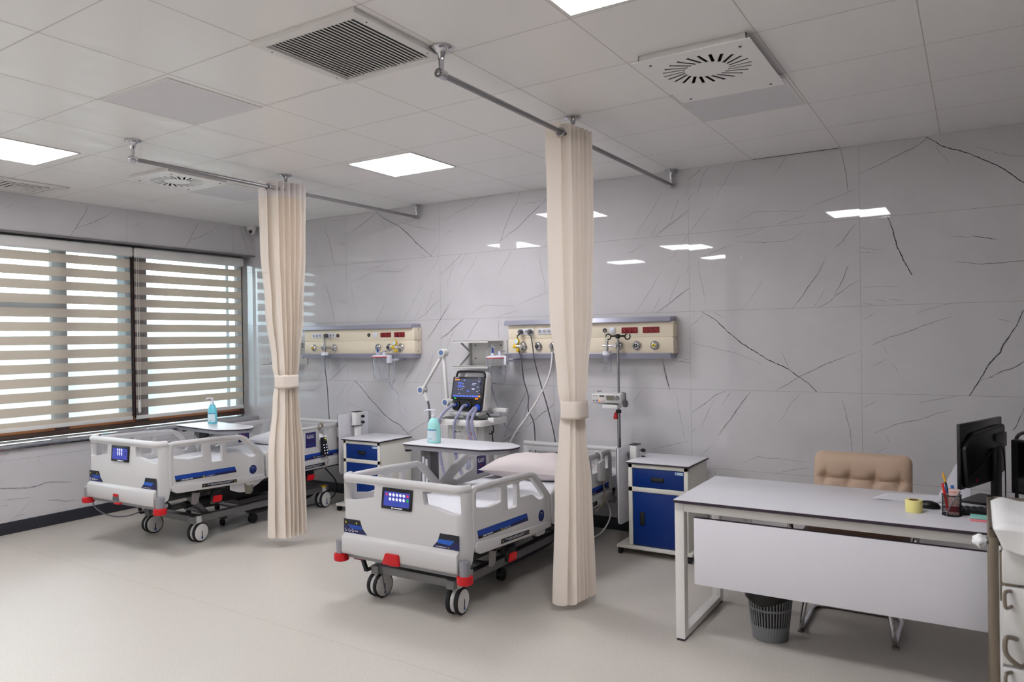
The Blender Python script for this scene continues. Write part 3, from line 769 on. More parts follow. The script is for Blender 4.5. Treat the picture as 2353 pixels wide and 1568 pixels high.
curtain(2.37, -1.65, [(2.81, 1, .158, 0), (2.3, .98, .15, 0), (1.8, .88, .12, 0), (1.42, .75, .078, -.0), (1.27, .66, .06, 0), (1.12, .74, .075, 0), (.7, .92, .108, -.0), (.08, 1.0, .118, -.0)], 1.272, 'cream curtain with a white header, tied at its middle, hanging before the left bed', XS1, .09, True, 8, .1, -.0)
# ---------------------------------------------------------------- hospital beds (origin: floor under the middle of the footboard, +y to the head)
def mark_line(mb, fr, a0, a1, b, h, mi, c=.0026, sl=0, seed=0, gap=.6):
    """a line of tiny printing: unreadable at this size, so a run of little bars"""
    R = random.Random(seed); a = a0
    mb.mi = mi
    while a < a1:
        w = R.uniform(.5, 1.6)*h
        mb.poly([(a, b+sl*(a-a0)), (min(a+w, a1), b+sl*(a-a0)), (min(a+w, a1), b+h+sl*(a-a0)), (a, b+h+sl*(a-a0))], fr, c)
        a += w+h*gap
def tri_mark(mb, fr, a, b, r, mi, c=.0027): mb.mi = mi; mb.poly([(a-r, b-r*.8), (a+r, b-r*.8), (a, b+r)], fr, c)
DEC = ['decal_navy', 'decal_blue', 'decal_black', 'decal_white', 'decal_yellow', 'decal_mid']
def side_frame(s, x): return Fr((s*x, 0, 0), (0, s, 0), (0, 0, 1))          # outward face of a side rail; a = s*y
def SA(s, pts): return [(s*p[0], p[1]) for p in pts]
def caster(root, x, y, brk, yel=False, rz=0):
    r = .077
    c = MB()
    rot = Matrix.Rotation(rz, 3, 'Z'); o = V((x, y, r))
    def tr(m): m.v = [rot @ (p-o)+o for p in m.v]; return m
    tr(c.lathe([(.032, 0), (.034, .05), (.03, .075)], (x, y, .13), seg=20)); c.box(x-.013, y-.03, .07, x+.013, y+.03, .15, .008)
    c.mi = 0; c.lathe([(.055, 0), (.069, .004), (.069, .026), (.055, .03)], (x-.015, y, r), (1, 0, 0), 28)
    if yel: c.mi = 1; c.lathe([(.036, 0), (.036, .014)], (x, y, .192), seg=20)
    co = obj('caster', tr(c), ['bed_white', 'yellow'], root, local=True)
    for sx in (-1, 1):
        w = MB(); w.lathe([(.06, .0), (r-.004, 0), (r, .006), (r, .018), (r-.004, .024), (.06, .024)], (x+sx*(.027 if sx > 0 else .027)-.012, y, r), (1, 0, 0), 32)
        w.mi = 1; w.lathe([(.066, 0), (.066, .026), (.05, .029), (0.001, .030)], (x+sx*.027-(.012 if sx > 0 else -.012), y, r), (sx, 0, 0), 32)
        w.mi = 2; f = Fr((x+sx*.0455, y, r), (0, sx, 0), (0, 0, 1))
        w.plate([(-.004, -.035), (.004, -.035), (.003, .012), (-.003, .012)], .0015, f, bev=0)
        w.mi = 3; w.plate(rect(-.008, -.05, .008, -.034), .0016, f)
        obj('wheel', tr(w), ['rubber', 'pump_white', 'decal_black', 'decal_blue'], co, local=True)
def bed(cx, cyw, rz, dz, cy, label, redbar, icons):
    R_ = thing('hospital_bed', label, 'hospital bed', (cx, cyw, 0), rz, group='white electric hospital beds')
    P = lambda n, mb, m, p=None, **k: obj(n, mb, m, p or R_, local=True, **k)
    Z = dz
    def off(mb):
        for v in mb.v: v.z += Z
        return mb
    # footboard
    def bend(a, b, c):
        x = abs(a); s = max(0, x-.40); L = .125
        if s <= 0: return V((a, -.03-c, b))
        an = min(s/L, 1)*math.pi/2
        px, py = .40+.068*math.sin(an), .105*(1-math.cos(an)); nx, ny = math.sin(an), -math.cos(an)
        return V((math.copysign(px+nx*c, a), -.03+py+ny*c, b))
    cuts = [k*s for k in (.4, .42, .44, .46, .48, .50) for s in (-1, 1)]
    out = fillet([(-.515, .42), (-.50, .33), (-.44, .295), (.44, .295), (.50, .33), (.515, .42), (.50, .765), (-.50, .765)], .02)
    wl = fillet([(-.44, .722), (-.178, .722), (-.188, .643), (-.25, .636), (-.37, .612), (-.445, .612)], .012)
    wr = [(-a, b) for a, b in wl][::-1]
    mb = MB(); mb.plate(out, .04, FRONT(), [wl, wr], z0=-.04, bev=.006, cuts=cuts, bend=bend)
    path = [bend(a, .748, -.018) for a in [-.50+.02*k for k in range(51)]]
    mb.tube(path, .026, 12, flat=.95)
    prof = [(.03, .414), (.050, .402), (.056, .392), (.058, .305), (.05, .293), (.03, .291)]
    f = Fr((0, 0, 0), (0, -1, 0), (0, 0, 1)); mb.plate(prof, .86, Fr((-.43, 0, 0), (0, -1, 0), (0, 0, 1)), z0=-.86, bev=.004)
    fb = P('footboard', off(mb), 'bed_white', ang=50)
    F = FRONT(-.03)
    mb = MB(); mb.plate(fillet([(-.113, .72), (.113, .72), (.101, .597), (-.126, .597)], .006), .008, F, bev=.002)
    scn = P('control_panel', off(mb), 'screen_bezel', fb)
    mb = MB(); g = FRONT(-.0382)
    mb.poly([(-.095, .70), (.095, .70), (.085, .615), (-.107, .615)], g, .0006)
    mb.mi = 1
    if icons == 10:
        for r_ in range(2):
            for c_ in range(5): mb.poly(circ(-.052+c_*.0255-.002*r_, .683-.026*r_, .009, 14), g, .0012)
        mb.poly(rect(-.03, .604, .035, .608), g, .0012); mb.poly(circ(-.04, .606, .005, 10), g, .0012)
        mb.mi = 2
        mb.poly(circ(-.079, .683, .0085, 12), g, .0012); mb.poly(circ(.078, .683, .009, 12), g, .0012)
        mb.mi = 3; mb.poly(circ(.076, .657, .009, 12), g, .0012)
        mb.mi = 4
        for c_ in range(3): mb.poly(rect(-.034+c_*.024, .624, -.020+c_*.024, .638), g, .0010)
    else:
        for r_ in range(2):
            for c_ in range(3):
                mb.poly(circ(-.03+c_*.025-.002*r_, .69-.028*r_, .008, 12), g, .0012); mb.poly(circ(-.03+c_*.025-.002*r_, .678-.028*r_, .006, 12), g, .0012)
        mb.poly(rect(-.02, .603, .04, .608), g, .0012); mb.poly(circ(-.03, .606, .006, 10), g, .0012)
        mb.mi = 3; mb.poly([(-.082, .668), (-.074, .663), (-.082, .658)], g, .0012)
        mb.mi = 5; mb.poly(circ(.065, .662, .006, 12, .011), g, .0012)
    P('display', off(mb), ['screen_blue', 'icon_white', 'icon_red', 'icon_green', 'decal_mid', 'screen_bezel'], scn)
    for sgn in (-1, 1):
        mb = MB(); q = lambda pts: [(sgn*-a, b) for a, b in pts]
        o = [(-.432, .50), (-.30, .50), (-.283, .455), (-.246, .418), (-.432, .418)]
        mb.mi = 2; mb.plate(q(o), .0012, F)
        mb.mi = 1 if sgn < 0 else 5; mb.poly(q([(-.40, .468), (-.29, .468), (-.279, .445), (-.37, .440)]), F, .0018)
        mb.mi = 0; mb.poly(q([(-.432, .46), (-.405, .46), (-.372, .437), (-.266, .437), (-.246, .418), (-.432, .418)]), F, .0016)
        if sgn < 0:
            tri_mark(mb, F, -.414, .482, .007, 4); tri_mark(mb, F, -.328, .482, .007, 4); mark_line(mb, F, -.40, -.345, .478, .005, 2, seed=2)
        mb.mi = 3
        if sgn < 0:
            for k, a in enumerate((-.415, -.385, -.358)): mb.torus(F.p(a, .434, .0018), .008, .0018, (0, 1, 0), 12, 4, .4, 5.5)
            mark_line(mb, F, -.338, -.315, .43, .006, 3, seed=5)
        else:
            mark_line(mb, F, .27, .35, .424, .004, 3, seed=4); tri_mark(mb, F, .36, .427, .004, 4)
        P('decal', off(mb), DEC, fb)
    mb = MB()
    if redbar:
        mb.plate(fillet([(-.072, .346), (.024, .346), (.034, .28), (-.098, .28)], .008), .016, FRONT(-.056), bev=.004); mb.box(-.06, -.06, .272, .0, -.03, .285, .004)
        P('red_handle', off(mb), 'red', fb)
    else:
        mb.plate([(-.07, .35), (-.002, .35), (.008, .30), (-.078, .30)], .003, FRONT(-.0565)); mb.mi = 1; mb.box(-.068, -.063, .332, -.004, -.054, .352, .003); mb.box(-.03, -.08, .278, .035, -.05, .288, .003)
        P('red_handle', off(mb), ['grey_metal', 'red'], fb)
    # headboard
    mb = MB(); o = fillet([(-.46, .30), (.46, .30), (.46, .70), (-.46, .70)], .03)
    mb.plate(o, .03, FRONT(2.16), [rect(-.40, .53, -.03, .625, .01), rect(.03, .53, .40, .625, .01)], bev=.006)
    mb.tube([(-.45, 2.145, .682), (.45, 2.145, .682)], .022, 12)
    P('headboard', off(mb), 'bed_white', ang=50)
    # side rails
    w1 = fillet([(.088, .722), (.345, .712), (.346, .617), (.217, .612), (.088, .636)], .014)
    w2 = fillet([(.410, .704), (.522, .697), (.522, .554), (.420, .558)], .012)
    w3 = fillet([(.552, .700), (.705, .703), (.852, .567), (.845, .542), (.791, .545), (.703, .598), (.558, .604)], .012)
    RO = fillet([(.045, .55), (.048, .752), (.70, .735), (.752, .722), (.92, .572), (.938, .54), (.935, .352), (.872, .352), (.862, .316), (.76, .316), (.745, .342), (.655, .347), (.105, .376), (.064, .40)],
                [.02, .03, .03, .03, .05, .03, .03, .01, .012, .012, .01, .01, .02, .03])
    HO = fillet([(.955, .36), (.948, .545), (1.275, .722), (1.88, .722), (1.912, .69), (1.912, .335), (1.31, .332), (1.02, .335)], [.02, .03, .05, .03, .03, .03, .03, .03])
    h1 = fillet([(1.085, .553), (1.325, .672), (1.365, .672), (1.36, .582), (1.15, .53)], .014)
    h2 = fillet([(1.562, .678), (1.69, .684), (1.685, .578), (1.572, .58)], .012)
    h3 = fillet([(1.79, .684), (1.85, .680), (1.848, .585), (1.79, .588)], .012)
    for s in (1, -1):
        fr = side_frame(s, .435)
        mb = MB(); mb.plate(SA(s, RO), .03, fr, [SA(s, w) for w in (w1, w2, w3)], bev=.006)
        X = s*.452
        mb.tube([(X, .066, .42), (X, .062, .60), (X, .066, .725), (X, .088, .742), (X, .40, .736), (X, .70, .722), (X, .735, .708), (X, .84, .615), (X, .912, .553), (X, .918, .42)], .0195, 10)
        mb.plate(SA(s, fillet([(.062, .42), (.07, .395), (.108, .372), (.655, .345), (.93, .345), (.93, .385), (.64, .40), (.09, .445)], .01)), .016, side_frame(s, .46), bev=.005)
        mb.tube([(X, .80, .33), (X, .865, .335)], .006, 6)
        ro = P('side_rail', off(mb), 'bed_white', ang=50)
        f = side_frame(s, .4650); D = lambda pts: SA(s, pts)
        mb = MB(); mb.mi = 0; mb.plate(D([(.095, .505), (.635, .492), (.652, .444), (.105, .456)]), .0012, f)
        mb.mi = 1; mb.poly(D([(.097, .505), (.635, .492), (.645, .464), (.46, .467), (.445, .458), (.102, .474)]), f, .0018)
        mb.mi = 2; mb.poly(D([(.102, .472), (.443, .457), (.458, .466), (.465, .449), (.105, .456)]), f, .0016)
        if s > 0:
            mark_line(mb, f, .15, .25, .460, .009, 3, seed=8, sl=-.02); tri_mark(mb, f, .345, .461, .009, 4); mark_line(mb, f, .36, .44, .456, .004, 3, seed=9, sl=-.02)
        P('stripe_decal', off(mb), DEC, ro)
        g = side_frame(s, .476)
        mb = MB(); mb.mi = 2; mb.plate(D([(.325, .405), (.642, .390), (.645, .364), (.318, .378)]), .0012, g)
        if s > 0:
            mark_line(mb, g, .37, .60, .392, .004, 3, seed=11, sl=-.045); mark_line(mb, g, .40, .58, .383, .004, 3, seed=12, sl=-.045); tri_mark(mb, g, .34, .391, .006, 4); tri_mark(mb, g, .624, .379, .006, 4)
        P('caution_decal', off(mb), DEC, ro)
        mb = MB(); mb.mi = 3; mb.plate(circ(s*.815, .44, .042, 28), .0010, f); mb.mi = 0; mb.poly(circ(s*.815, .44, .038, 28), f, .0016)
        if s > 0: mark_line(mb, f, .785, .845, .437, .008, 5, seed=14, c=.0022); mark_line(mb, f, .80, .83, .455, .004, 3, seed=15, c=.0022)
        P('round_badge', off(mb), DEC, ro)
        # head-end rail
        mb = MB(); mb.plate(SA(s, HO), .03, fr, [SA(s, w) for w in (h1, h2, h3)], bev=.006)
        mb.tube([(X, .966, .42), (X, .966, .54), (X, 1.12, .635), (X, 1.26, .70), (X, 1.32, .707), (X, 1.86, .707), (X, 1.893, .68), (X, 1.895, .42)], .0195, 10)
        mb.plate(SA(s, fillet([(1.0, .415), (1.0, .35), (1.3, .335), (1.905, .338), (1.905, .41)], .01)), .016, side_frame(s, .46), bev=.005)
        rh = P('side_rail', off(mb), 'bed_white', ang=50)
        mb = MB(); mb.mi = 0; mb.plate(D([(1.20, .475), (1.85, .478), (1.85, .430), (1.215, .424)]), .0012, f)
        mb.mi = 1; mb.poly(D([(1.20, .475), (1.85, .478), (1.85, .455), (1.47, .452), (1.455, .443), (1.205, .442)]), f, .0018)
        if s > 0: mb.mi = 2; tri_mark(mb, f, 1.50, .443, .008, 4); mark_line(mb, f, 1.52, 1.62, .438, .004, 3, seed=18); mark_line(mb, f, 1.74, 1.82, .436, .006, 3, seed=19)
        P('stripe_decal', off(mb), DEC, rh)
        mb = MB(); mb.mi = 2; mb.plate(D([(1.315, .378), (1.622, .380), (1.626, .350), (1.308, .347)]), .0012, g)
        if s > 0: mark_line(mb, g, 1.36, 1.58, .366, .004, 3, seed=21); mark_line(mb, g, 1.39, 1.55, .357, .004, 3, seed=22)
        P('caution_decal', off(mb), DEC, rh)
        # purple hospital sign: outside on the right, inside on the left
        for inner in (0, 1):
            ff = Fr((s*(.465 if not inner else .4352), 0, 0), (0, s*(1 if not inner else -1), 0), (0, 0, 1)); k = 1 if not inner else -1
            m = MB(); a0, a1 = sorted((s*k*1.40, s*k*1.525)); m.plate(rect(a0, .535, a1, .672), .0012, ff)
            m.mi = 1; al = a0+.03
            m.torus(ff.p(al, .635, .0016), .013, .003, ff.n, 16, 5, .8, 5.4)
            for q in range(3): mark_line(m, ff, al+.012, a1-.025, .641-.011*q, .006, 1, seed=30+q, c=.0018)
            m.mi = 2; mark_line(m, ff, a0+.02, a1-.02, .562, .003, 2, seed=36, c=.0016); mark_line(m, ff, a0+.02, a1-.02, .553, .003, 2, seed=37, c=.0016)
            if inner: m.mi = 3; m.poly(circ((a0+a1)/2, .598, .008, 12), ff, .0018)
            P('hospital_sign', off(m), ['label_purple', 'decal_white', 'decal_mid', 'red'], rh)
        # release levers under the rails
        for y0, rr in ((.43, ro), (1.42, rh)):
            m = MB(); m.box(s*.415, y0-.03, .30, s*.445, y0+.10, .36, .01); m.box(s*.425, y0, .235, s*.46, y0+.085, .33, .008)
            m.cyl((s*.44, y0-.13, .355), (s*.44, y0+.13, .35), .018, seg=12)
            m.mi = 1; m.plate([(s*(y0-.17), .345), (s*(y0-.10), .335), (s*(y0-.115), .265), (s*(y0-.14), .25), (s*(y0-.175), .258)][::1], .006, side_frame(s, .432))
            lv = P('release_lever', off(m), ['black_plastic', 'alu'], rr)
            m = MB(); m.plate(D(fillet([(y0+.005, .292), (y0+.082, .288), (y0+.072, .238), (y0-.008, .242)], .008)), .012, side_frame(s, .458), bev=.003)
            P('red_grip', off(m), 'red', lv)
    # mattress platform, upper frame, bumpers
    mb = MB(); mb.box(-.41, .06, .362, .41, 2.10, .392, .004)
    for x in (-.36, .36): mb.box(x-.025, .05, .305, x+.025, 2.12, .358, .004)
    for y in (.5, 1.0, 1.5): mb.box(-.36, y-.03, .31, .36, y+.03, .355)
    P('mattress_platform', off(mb), 'dark_metal')
    for k_ in ((-.42, -.02, .42, .03), (-.40, 2.09, .40, 2.13)): mb = MB(); mb.box(k_[0], k_[1], .262, k_[2], k_[3], .315, .008); P('end_beam', off(mb), 'grey_light')
    for x in (-.462, .462):
        for y in (-.025, 2.165):
            m = MB(); m.lathe([(.030, .285), (.032, .36), (.030, .365)], (x, y, 0), seg=20); m.box(x-.02-(.04 if x > 0 else 0), min(y, y+.05*(1 if y < 1 else -1)), .285, x+.02+(.04 if x < 0 else 0), max(y, y+.05*(1 if y < 1 else -1)), .312)
            bp = P('bumper_post', off(m), 'grey_light')
            m = MB(); m.lathe([(.036, .238), (.045, .243), (.047, .262), (.045, .281), (.036, .286)], (x, y, 0), seg=24)
            P('bumper_roller', off(m), 'red', bp)
    # wheeled base, pushed under by cy
    mb = MB()
    for x in (-.285, .285): mb.box(x-.03, cy-.06, .150, x+.03, cy+1.42, .205, .008)
    for y in (cy, cy+1.36): mb.box(-.29, y-.04, .155, .29, y+.04, .205, .006)
    mb.box(-.1, cy+.55, .16, .1, cy+.95, .20, .004)
    P('wheel_base', mb, 'base_grey')
    for y0, y1 in ((cy+.12, .32), (cy+1.0, 1.45)):
        for x in (-.24, .24):
            m = MB(); m.bar((x, y0, .19), (x, y1, .335+Z), .035, .06, (1, 0, 0), .006)
            P('lift_arm', m, 'grey_metal')
    m = MB(); m.box(-.09, .75, .215, .09, 1.35, .30+Z*.5, .015); m.cyl((0, .5, .24), (0, .80, .26), .03)
    P('lift_motor', m, 'dark_metal')
    m = MB(); m.tube([(.20, cy+.52, .15), (.22, cy+.58, .115), (.23, cy+.75, .105), (.23, cy+1.2, .115), (.22, cy+1.32, .16)], .02, 10, n=5); P('pedal_bar', m, 'dark_metal')
    m = MB(); m.cyl((.18, cy+.62, .04), (.212, cy+.62, .04), .04); m.box(.186, cy+.595, .04, .206, cy+.645, .15, .006); P('steering_wheel', m, 'black_plastic')
    for x in (-.295, .295):
        for y in (cy, cy+1.36): caster(R_, x, y, 1, yel=(y > cy+1), rz=(.12 if x > 0 else -.1))
    m = MB(); m.box(-.345, cy-.09, .17, -.315, cy+.02, .185, .004); m.bar((-.33, cy-.08, .178), (-.36, cy-.08, .245), .02, .02); m.mi = 1; m.box(-.42, cy-.10, .235, -.34, cy-.055, .262, .008)
    P('brake_pedal', m, ['dark_metal', 'dark_red'])
    if not redbar:
        m = MB(); m.lathe([(.038, 0), (.04, -.03), (.036, -.085), (.024, -.105)], (.425, .80, .345+Z), seg=20); P('bottle_holder', m, 'holder_grey')
        m = MB(); m.tube([(-.43, -.02, .27+Z), (-.40, .0, .19+Z), (-.30, .06, .13+Z), (-.18, .15, .13+Z), (-.08, .3, .20+Z)], .005, 8, n=6); P('cable', m, 'cable_grey')
        m = MB(); m.tube([(.30, 1.78, .30+Z), (.34, 1.90, .22), (.33, 1.86, .08), (.30, 1.62, .05), (.22, 1.2, .06)], .006, 8, n=6); P('cable', m, 'cable_black')
    else:
        m = MB(); m.tube([(.05, -.05, .285), (.02, -.055, .20), (.0, -.05, .12)], .003, 6, n=5)
        m = MB(); m.tube([(-.20, .02, .27), (-.215, .06, .18), (-.22, .1, .02)], .004, 8, n=6); P('cable', m, 'cable_grey')
        m = MB(); m.tube([(.42, 1.90, .33), (.44, 1.93, .2), (.40, 1.8, .08), (.34, 1.5, .10), (.3, 1.3, .2)], .006, 8, n=6); P('cable', m, 'cable_white')
    return R_
B2 = bed(4.05, -2.287, 0, 0, .13, 'white hospital bed with ten icon panel, standing right of the ventilator', True, 10)
B1 = bed(1.34, -2.335, math.radians(1.0), .0825, .41, 'white hospital bed standing raised beside the window with six icon panel', False, 6)
def in_bed(B, p): return B.matrix_basis @ V(p)
def bedthing(name, label, cat, B, p, group=None):
    return thing(name, label, cat, in_bed(B, p), B.rotation_euler.z, group)
# mattresses
def mattress(B, dz, label, drape, seed):
    q = in_bed(B, (0, 1.08, .3935+dz))
    mb = MB(); x0, x1, y0, y1, h = -.418, .418, .085, 2.09, .122
    nx, ny = 44, 100
    def top(u, v):
        x, y = x0+(x1-x0)*u, y0+(y1-y0)*v
        e = min(u, 1-u)*(x1-x0); e2 = min(v, 1-v)*(y1-y0); m_ = min(e, e2)
        z = h-.028*max(0, 1-m_/.05)**2
        z += noise.noise((x*6+seed, y*6, seed))*.006+noise.noise((x*17, y*9+seed, 3))*.003+abs(noise.noise((x*4+y*5, y*3-x*4, seed+4)))*.008
        return V((x, y-1.08, z))
    mb.grid(top, nx, ny)
    def side(pa, pb, n):
        def f(u, v):
            p = V(pa).lerp(V(pb), u); return V((p.x, p.y-1.08, (h-.028)*(1-v)))
        mb.grid(f, n, 3, flip=True)
    side((x0, y0), (x0, y1), ny); side((x0, y1), (x1, y1), nx); side((x1, y1), (x1, y0), ny); side((x1, y0), (x0, y0), nx)
    t = tag(obj('mattress', mb, 'linen', None, local=True, ang=60), label, 'mattress', 'white sheeted mattresses')
    t.location = q; t.rotation_euler.z = B.rotation_euler.z
    if drape:
        m = MB()
        def dr(u, v):
            y = .62+.78*u; z = .04-.165*v*(.75+.25*math.sin(u*9))-.01
            return V((.4215+.004*math.sin(u*40)*v, y-1.08, z))
        m.grid(dr, 40, 8); obj('sheet_edge', m, 'linen', t, local=True, solid=.002)
    return t
mattress(B2, 0, 'white sheeted mattress on the bed right of the ventilator', False, 2)
mattress(B1, .0825, 'white sheeted mattress on the raised bed beside the window', True, 5)
def pillow(B, p, rz, size, label, seed, m):
    sx, sy, sz = size
    mb = MB(); n = 40
    def sh(u, v, sg):
        a, b = u*2-1, v*2-1
        e = max(0, (1-abs(a)**2.6)*(1-abs(b)**2.6))
        pin = 1-.09*(1-abs(a))*abs(b)**3-.0
        x = a*sx/2*(1-.10*(1-abs(b)**2)*abs(a)**6); y = b*sy/2*(1-.12*(1-abs(a)**2)*abs(b)**6)
        z = sg*sz/2*e**.55
        wr = noise.noise((a*2.5+seed, b*2.5, seed))*.012*e+noise.noise((a*7, b*3+seed, 2))*.006*e**.5
        return V((x, y, z*(1.05 if sg > 0 else .8)+wr+sz*.36))
    mb.grid(lambda u, v: sh(u, v, 1), n, n); mb.grid(lambda u, v: sh(u, v, -1), n, n, flip=True)
    t = tag(obj('pillow', mb, m, None, local=True, ang=75), label, 'pillow', 'pillows on the beds')
    t.location = in_bed(B, p); t.rotation_euler.z = B.rotation_euler.z+rz
    return t
pillow(B2, (-.02, 1.62, .510), .06, (.76, .52, .20), 'white pillow on the bed right of the ventilator, partly behind the nearer curtain', 4, 'pillow_linen')
pillow(B1, (-.02, 1.66, .59), -.04, (.70, .48, .15), 'white pillow on the raised bed beside the window, partly behind the far curtain', 9, 'linen')
# hand controls hung over the rails
t = bedthing('hand_control', 'dark keypad hand control with coiled cord hung on the left bed head rail', 'bed remote', B1, (.47, 1.6, .45+.0825))
fr = Fr((.487, 0, 0), (0, 1, 0), (0, 0, 1))
def locmb(B, mb):                       # bed-local points -> local to a thing placed at its own point on the bed
    return mb
def bedpart(name, mb, m, t, B, p, **k):
    mb.v = [v-V(p) for v in mb.v]
    return obj(name, mb, m, t, local=True, **k)
pp = (.47, 1.6, .5325); dz = .0825
mb = MB(); mb.plate([(a, b+dz) for a, b in fillet([(1.558, .616), (1.617, .612), (1.646, .452), (1.570, .450)], .01)], .024, Fr((.482, 0, 0), (0, 1, 0), (0, 0, 1)), bev=.005)
bd = bedpart('body', mb, 'screen_bezel', t, B1, pp)
f = Fr((.506, 0, dz), (0, 1, 0), (0, 0, 1))
mb = MB()
for r_ in range(4):
    for c_ in range(2):
        a = 1.583+c_*.031+r_*.0047; mb.poly(circ(a, .545-.026*r_, .0062, 10), f, .0006)
mb.mi = 1; mb.poly(circ(1.60, .602, .006, 10), f, .0008); mb.mi = 2; mb.poly(circ(1.601, .588, .004, 10), f, .0008)
bedpart('keypad', mb, ['icon_white', 'led_yellow', 'icon_green'], t, B1, pp)
mb = MB(); pts = []
for k in range(170):
    s = k/169; y = 1.60-.055*math.sin(s*3.1)+(.03 if s > .6 else 0)*(s-.6)/.4; base = V((.475+.034*math.sin(math.pi*min(1, s*1.6)), y, dz+.725-.02+(.045*math.sin(math.pi*s*1.2)) if s < .5 else dz+.725-.02+.045*math.sin(math.pi*.6)-(s-.5)*.26))
    an = s*2*math.pi*19
    pts.append(base+V((math.cos(an)*.006, math.sin(an)*.010, math.sin(an)*.006)))
mb.tube(pts, .0022, 5)
bedpart('coiled_cord', mb, 'beige_dark', t, B1, pp)
mb = MB(); mb.tube([(.495, 1.615, dz+.452), (.50, 1.64, dz+.41), (.492, 1.625, dz+.35), (.46, 1.56, dz+.30), (.43, 1.48, dz+.27)], .0035, 6, n=6); bedpart('cord', mb, 'beige_dark', t, B1, pp)
pp = (.47, 1.65, .60)
t = bedthing('hand_control', 'white backed hand control hooked on the right bed head rail behind the curtain', 'bed remote', B2, pp)
mb = MB(); mb.plate(fillet([(1.605, .665), (1.70, .68), (1.708, .515), (1.615, .525)], .012), .026, Fr((.484, 0, 0), (0, 1, 0), (0, 0, 1)), bev=.006)
bedpart('body', mb, 'bed_white', t, B2, pp)
mb = MB(); mb.tube([(.497, 1.66, .665), (.50, 1.655, .715), (.475, 1.65, .735), (.452, 1.65, .728)], .009, 8, n=5); bedpart('hook', mb, 'bed_white', t, B2, pp)
mb = MB(); mb.tube([(.50, 1.675, .52), (.50, 1.70, .44), (.49, 1.72, .40), (.48, 1.70, .34), (.46, 1.62, .30)], .0055, 6, n=6); bedpart('cord', mb, 'beige_dark', t, B2, pp)
# ---------------------------------------------------------------- headwall units on the tiled wall
HD = .11
def headwall(x0, x1, label, socks, jacks, reds, gases, white):
    t = thing('headwall_unit', label, 'medical wall panel', ((x0+x1)/2, 0, 1.405), group='cream headwall units')
    mb = MB(); mb.box(x0, -HD, 1.445, x1, -.003, 1.572, .004); mb.box(x0, -HD, 1.575, x1, -.003, 1.695, .004)
    mb.box(x0+.01, -HD+.004, 1.57, x1-.01, -.004, 1.577); obj('body', mb, 'headwall_cream', t)
    for z0, z1, s in ((1.690, 1.732, 1), (1.405, 1.450, -1)):
        mb = MB(); pr = [(-.003, z0), (-HD-.028, z0), (-HD-.032, z0+.006), (-HD-.018, z1), (-.003, z1)] if s > 0 else [(-.003, z0), (-HD-.018, z0), (-HD-.032, z1-.006), (-HD-.028, z1), (-.003, z1)]
        fr = Fr((0, 0, 0), (0, 1, 0), (0, 0, 1)); mb.plate(pr, x1-x0+.01, fr, z0=x0-.025, bev=.002)
        obj('bumper_rail', mb, 'headwall_grey', t)
    f = FRONT(-HD)
    for a0, a1 in socks:
        mb = MB(); mb.plate(rect(a0, 1.609, a1, 1.658, .004), .006, f, bev=.0015)
        n = 3; w = (a1-a0)/n
        for k in range(n):
            c = a0+w*(k+.5); mb.mi = 0; mb.plate(circ(c, 1.633, .020, 20), .004, f, [circ(c, 1.633, .0165, 20)], z0=.006)
            mb.mi = 1; mb.poly(circ(c, 1.633, .016, 18), f, .0066); mb.mi = 2; mb.poly(circ(c-.006, 1.633, .0026, 8), f, .0072); mb.poly(circ(c+.006, 1.633, .0026, 8), f, .0072)
        obj('socket_strip', mb, ['socket_white', 'diffuser_grey', 'black_plastic'], t)
    for c in jacks:
        mb = MB(); mb.cyl((c, -HD, 1.631), (c, -HD-.008, 1.631), .018, .017, 20); mb.mi = 1; mb.cyl((c, -HD-.008, 1.631), (c, -HD-.0095, 1.631), .006, seg=12)
        obj('earth_jack', mb, ['black_plastic', 'alu'], t)
    for c in white:
        mb = MB(); mb.box(c-.024, -HD-.008, 1.607, c+.024, -HD, 1.655, .003); mb.box(c-.014, -HD-.012, 1.617, c+.014, -HD-.007, 1.645, .002); obj('data_outlet', mb, 'socket_white', t)
    for a0, a1 in reds:
        mb = MB(); mb.plate(rect(a0, 1.607, a1, 1.653, .003), .006, f, bev=.0015)
        for k in range(3):
            c = a0+(a1-a0)*(k+.5)/3; mb.mi = 0; mb.plate(circ(c, 1.63, .019, 18), .004, f, [circ(c, 1.63, .0155, 18)], z0=.006)
            mb.mi = 1; mb.poly(circ(c-.006, 1.634, .0028, 8), f, .0068); mb.poly(circ(c+.006, 1.626, .0028, 8), f, .0068)
        obj('red_socket_strip', mb, ['socket_red', 'paper_pink'], t)
    for c, col in gases:
        mb = MB(); mb.lathe([(.033, 0), (.034, .012), (.028, .020), (.018, .024), (.0165, .030), (.001, .0305)], (c, -HD, 1.509), (0, -1, 0), 28)
        g = obj('gas_outlet', mb, 'chrome', t)
        mb = MB(); mb.lathe([(.0145, .028), (.0145, .034), (.006, .035), (.005, .030)], (c, -HD, 1.509), (0, -1, 0), 20)
        if col == 'yellow': mb.mi = 1; mb.cyl((c, -HD-.035, 1.509), (c, -HD-.0365, 1.509), .005, seg=10)
        obj('outlet_core', mb, [col, 'black_plastic'], g)
    mb = MB()
    for z in (1.47, 1.56, 1.68): mb.box(x1, -HD*.5-.004, z-.004, x1+.0025, -HD*.5+.004, z+.004)
    obj('side_screw', mb, 'black_plastic', t)
headwall(.903, 2.380, 'cream headwall unit farther left, behind the head of the bed by the window', [(1.025, 1.157), (1.222, 1.350)], [1.384, 1.807], [(1.959, 2.091), (2.134, 2.263)],
         [(1.043, 'yellow'), (1.190, 'black_plastic'), (1.337, 'chrome'), (1.927, 'alu'), (2.072, 'black_plastic'), (2.219, 'chrome')], [1.887])
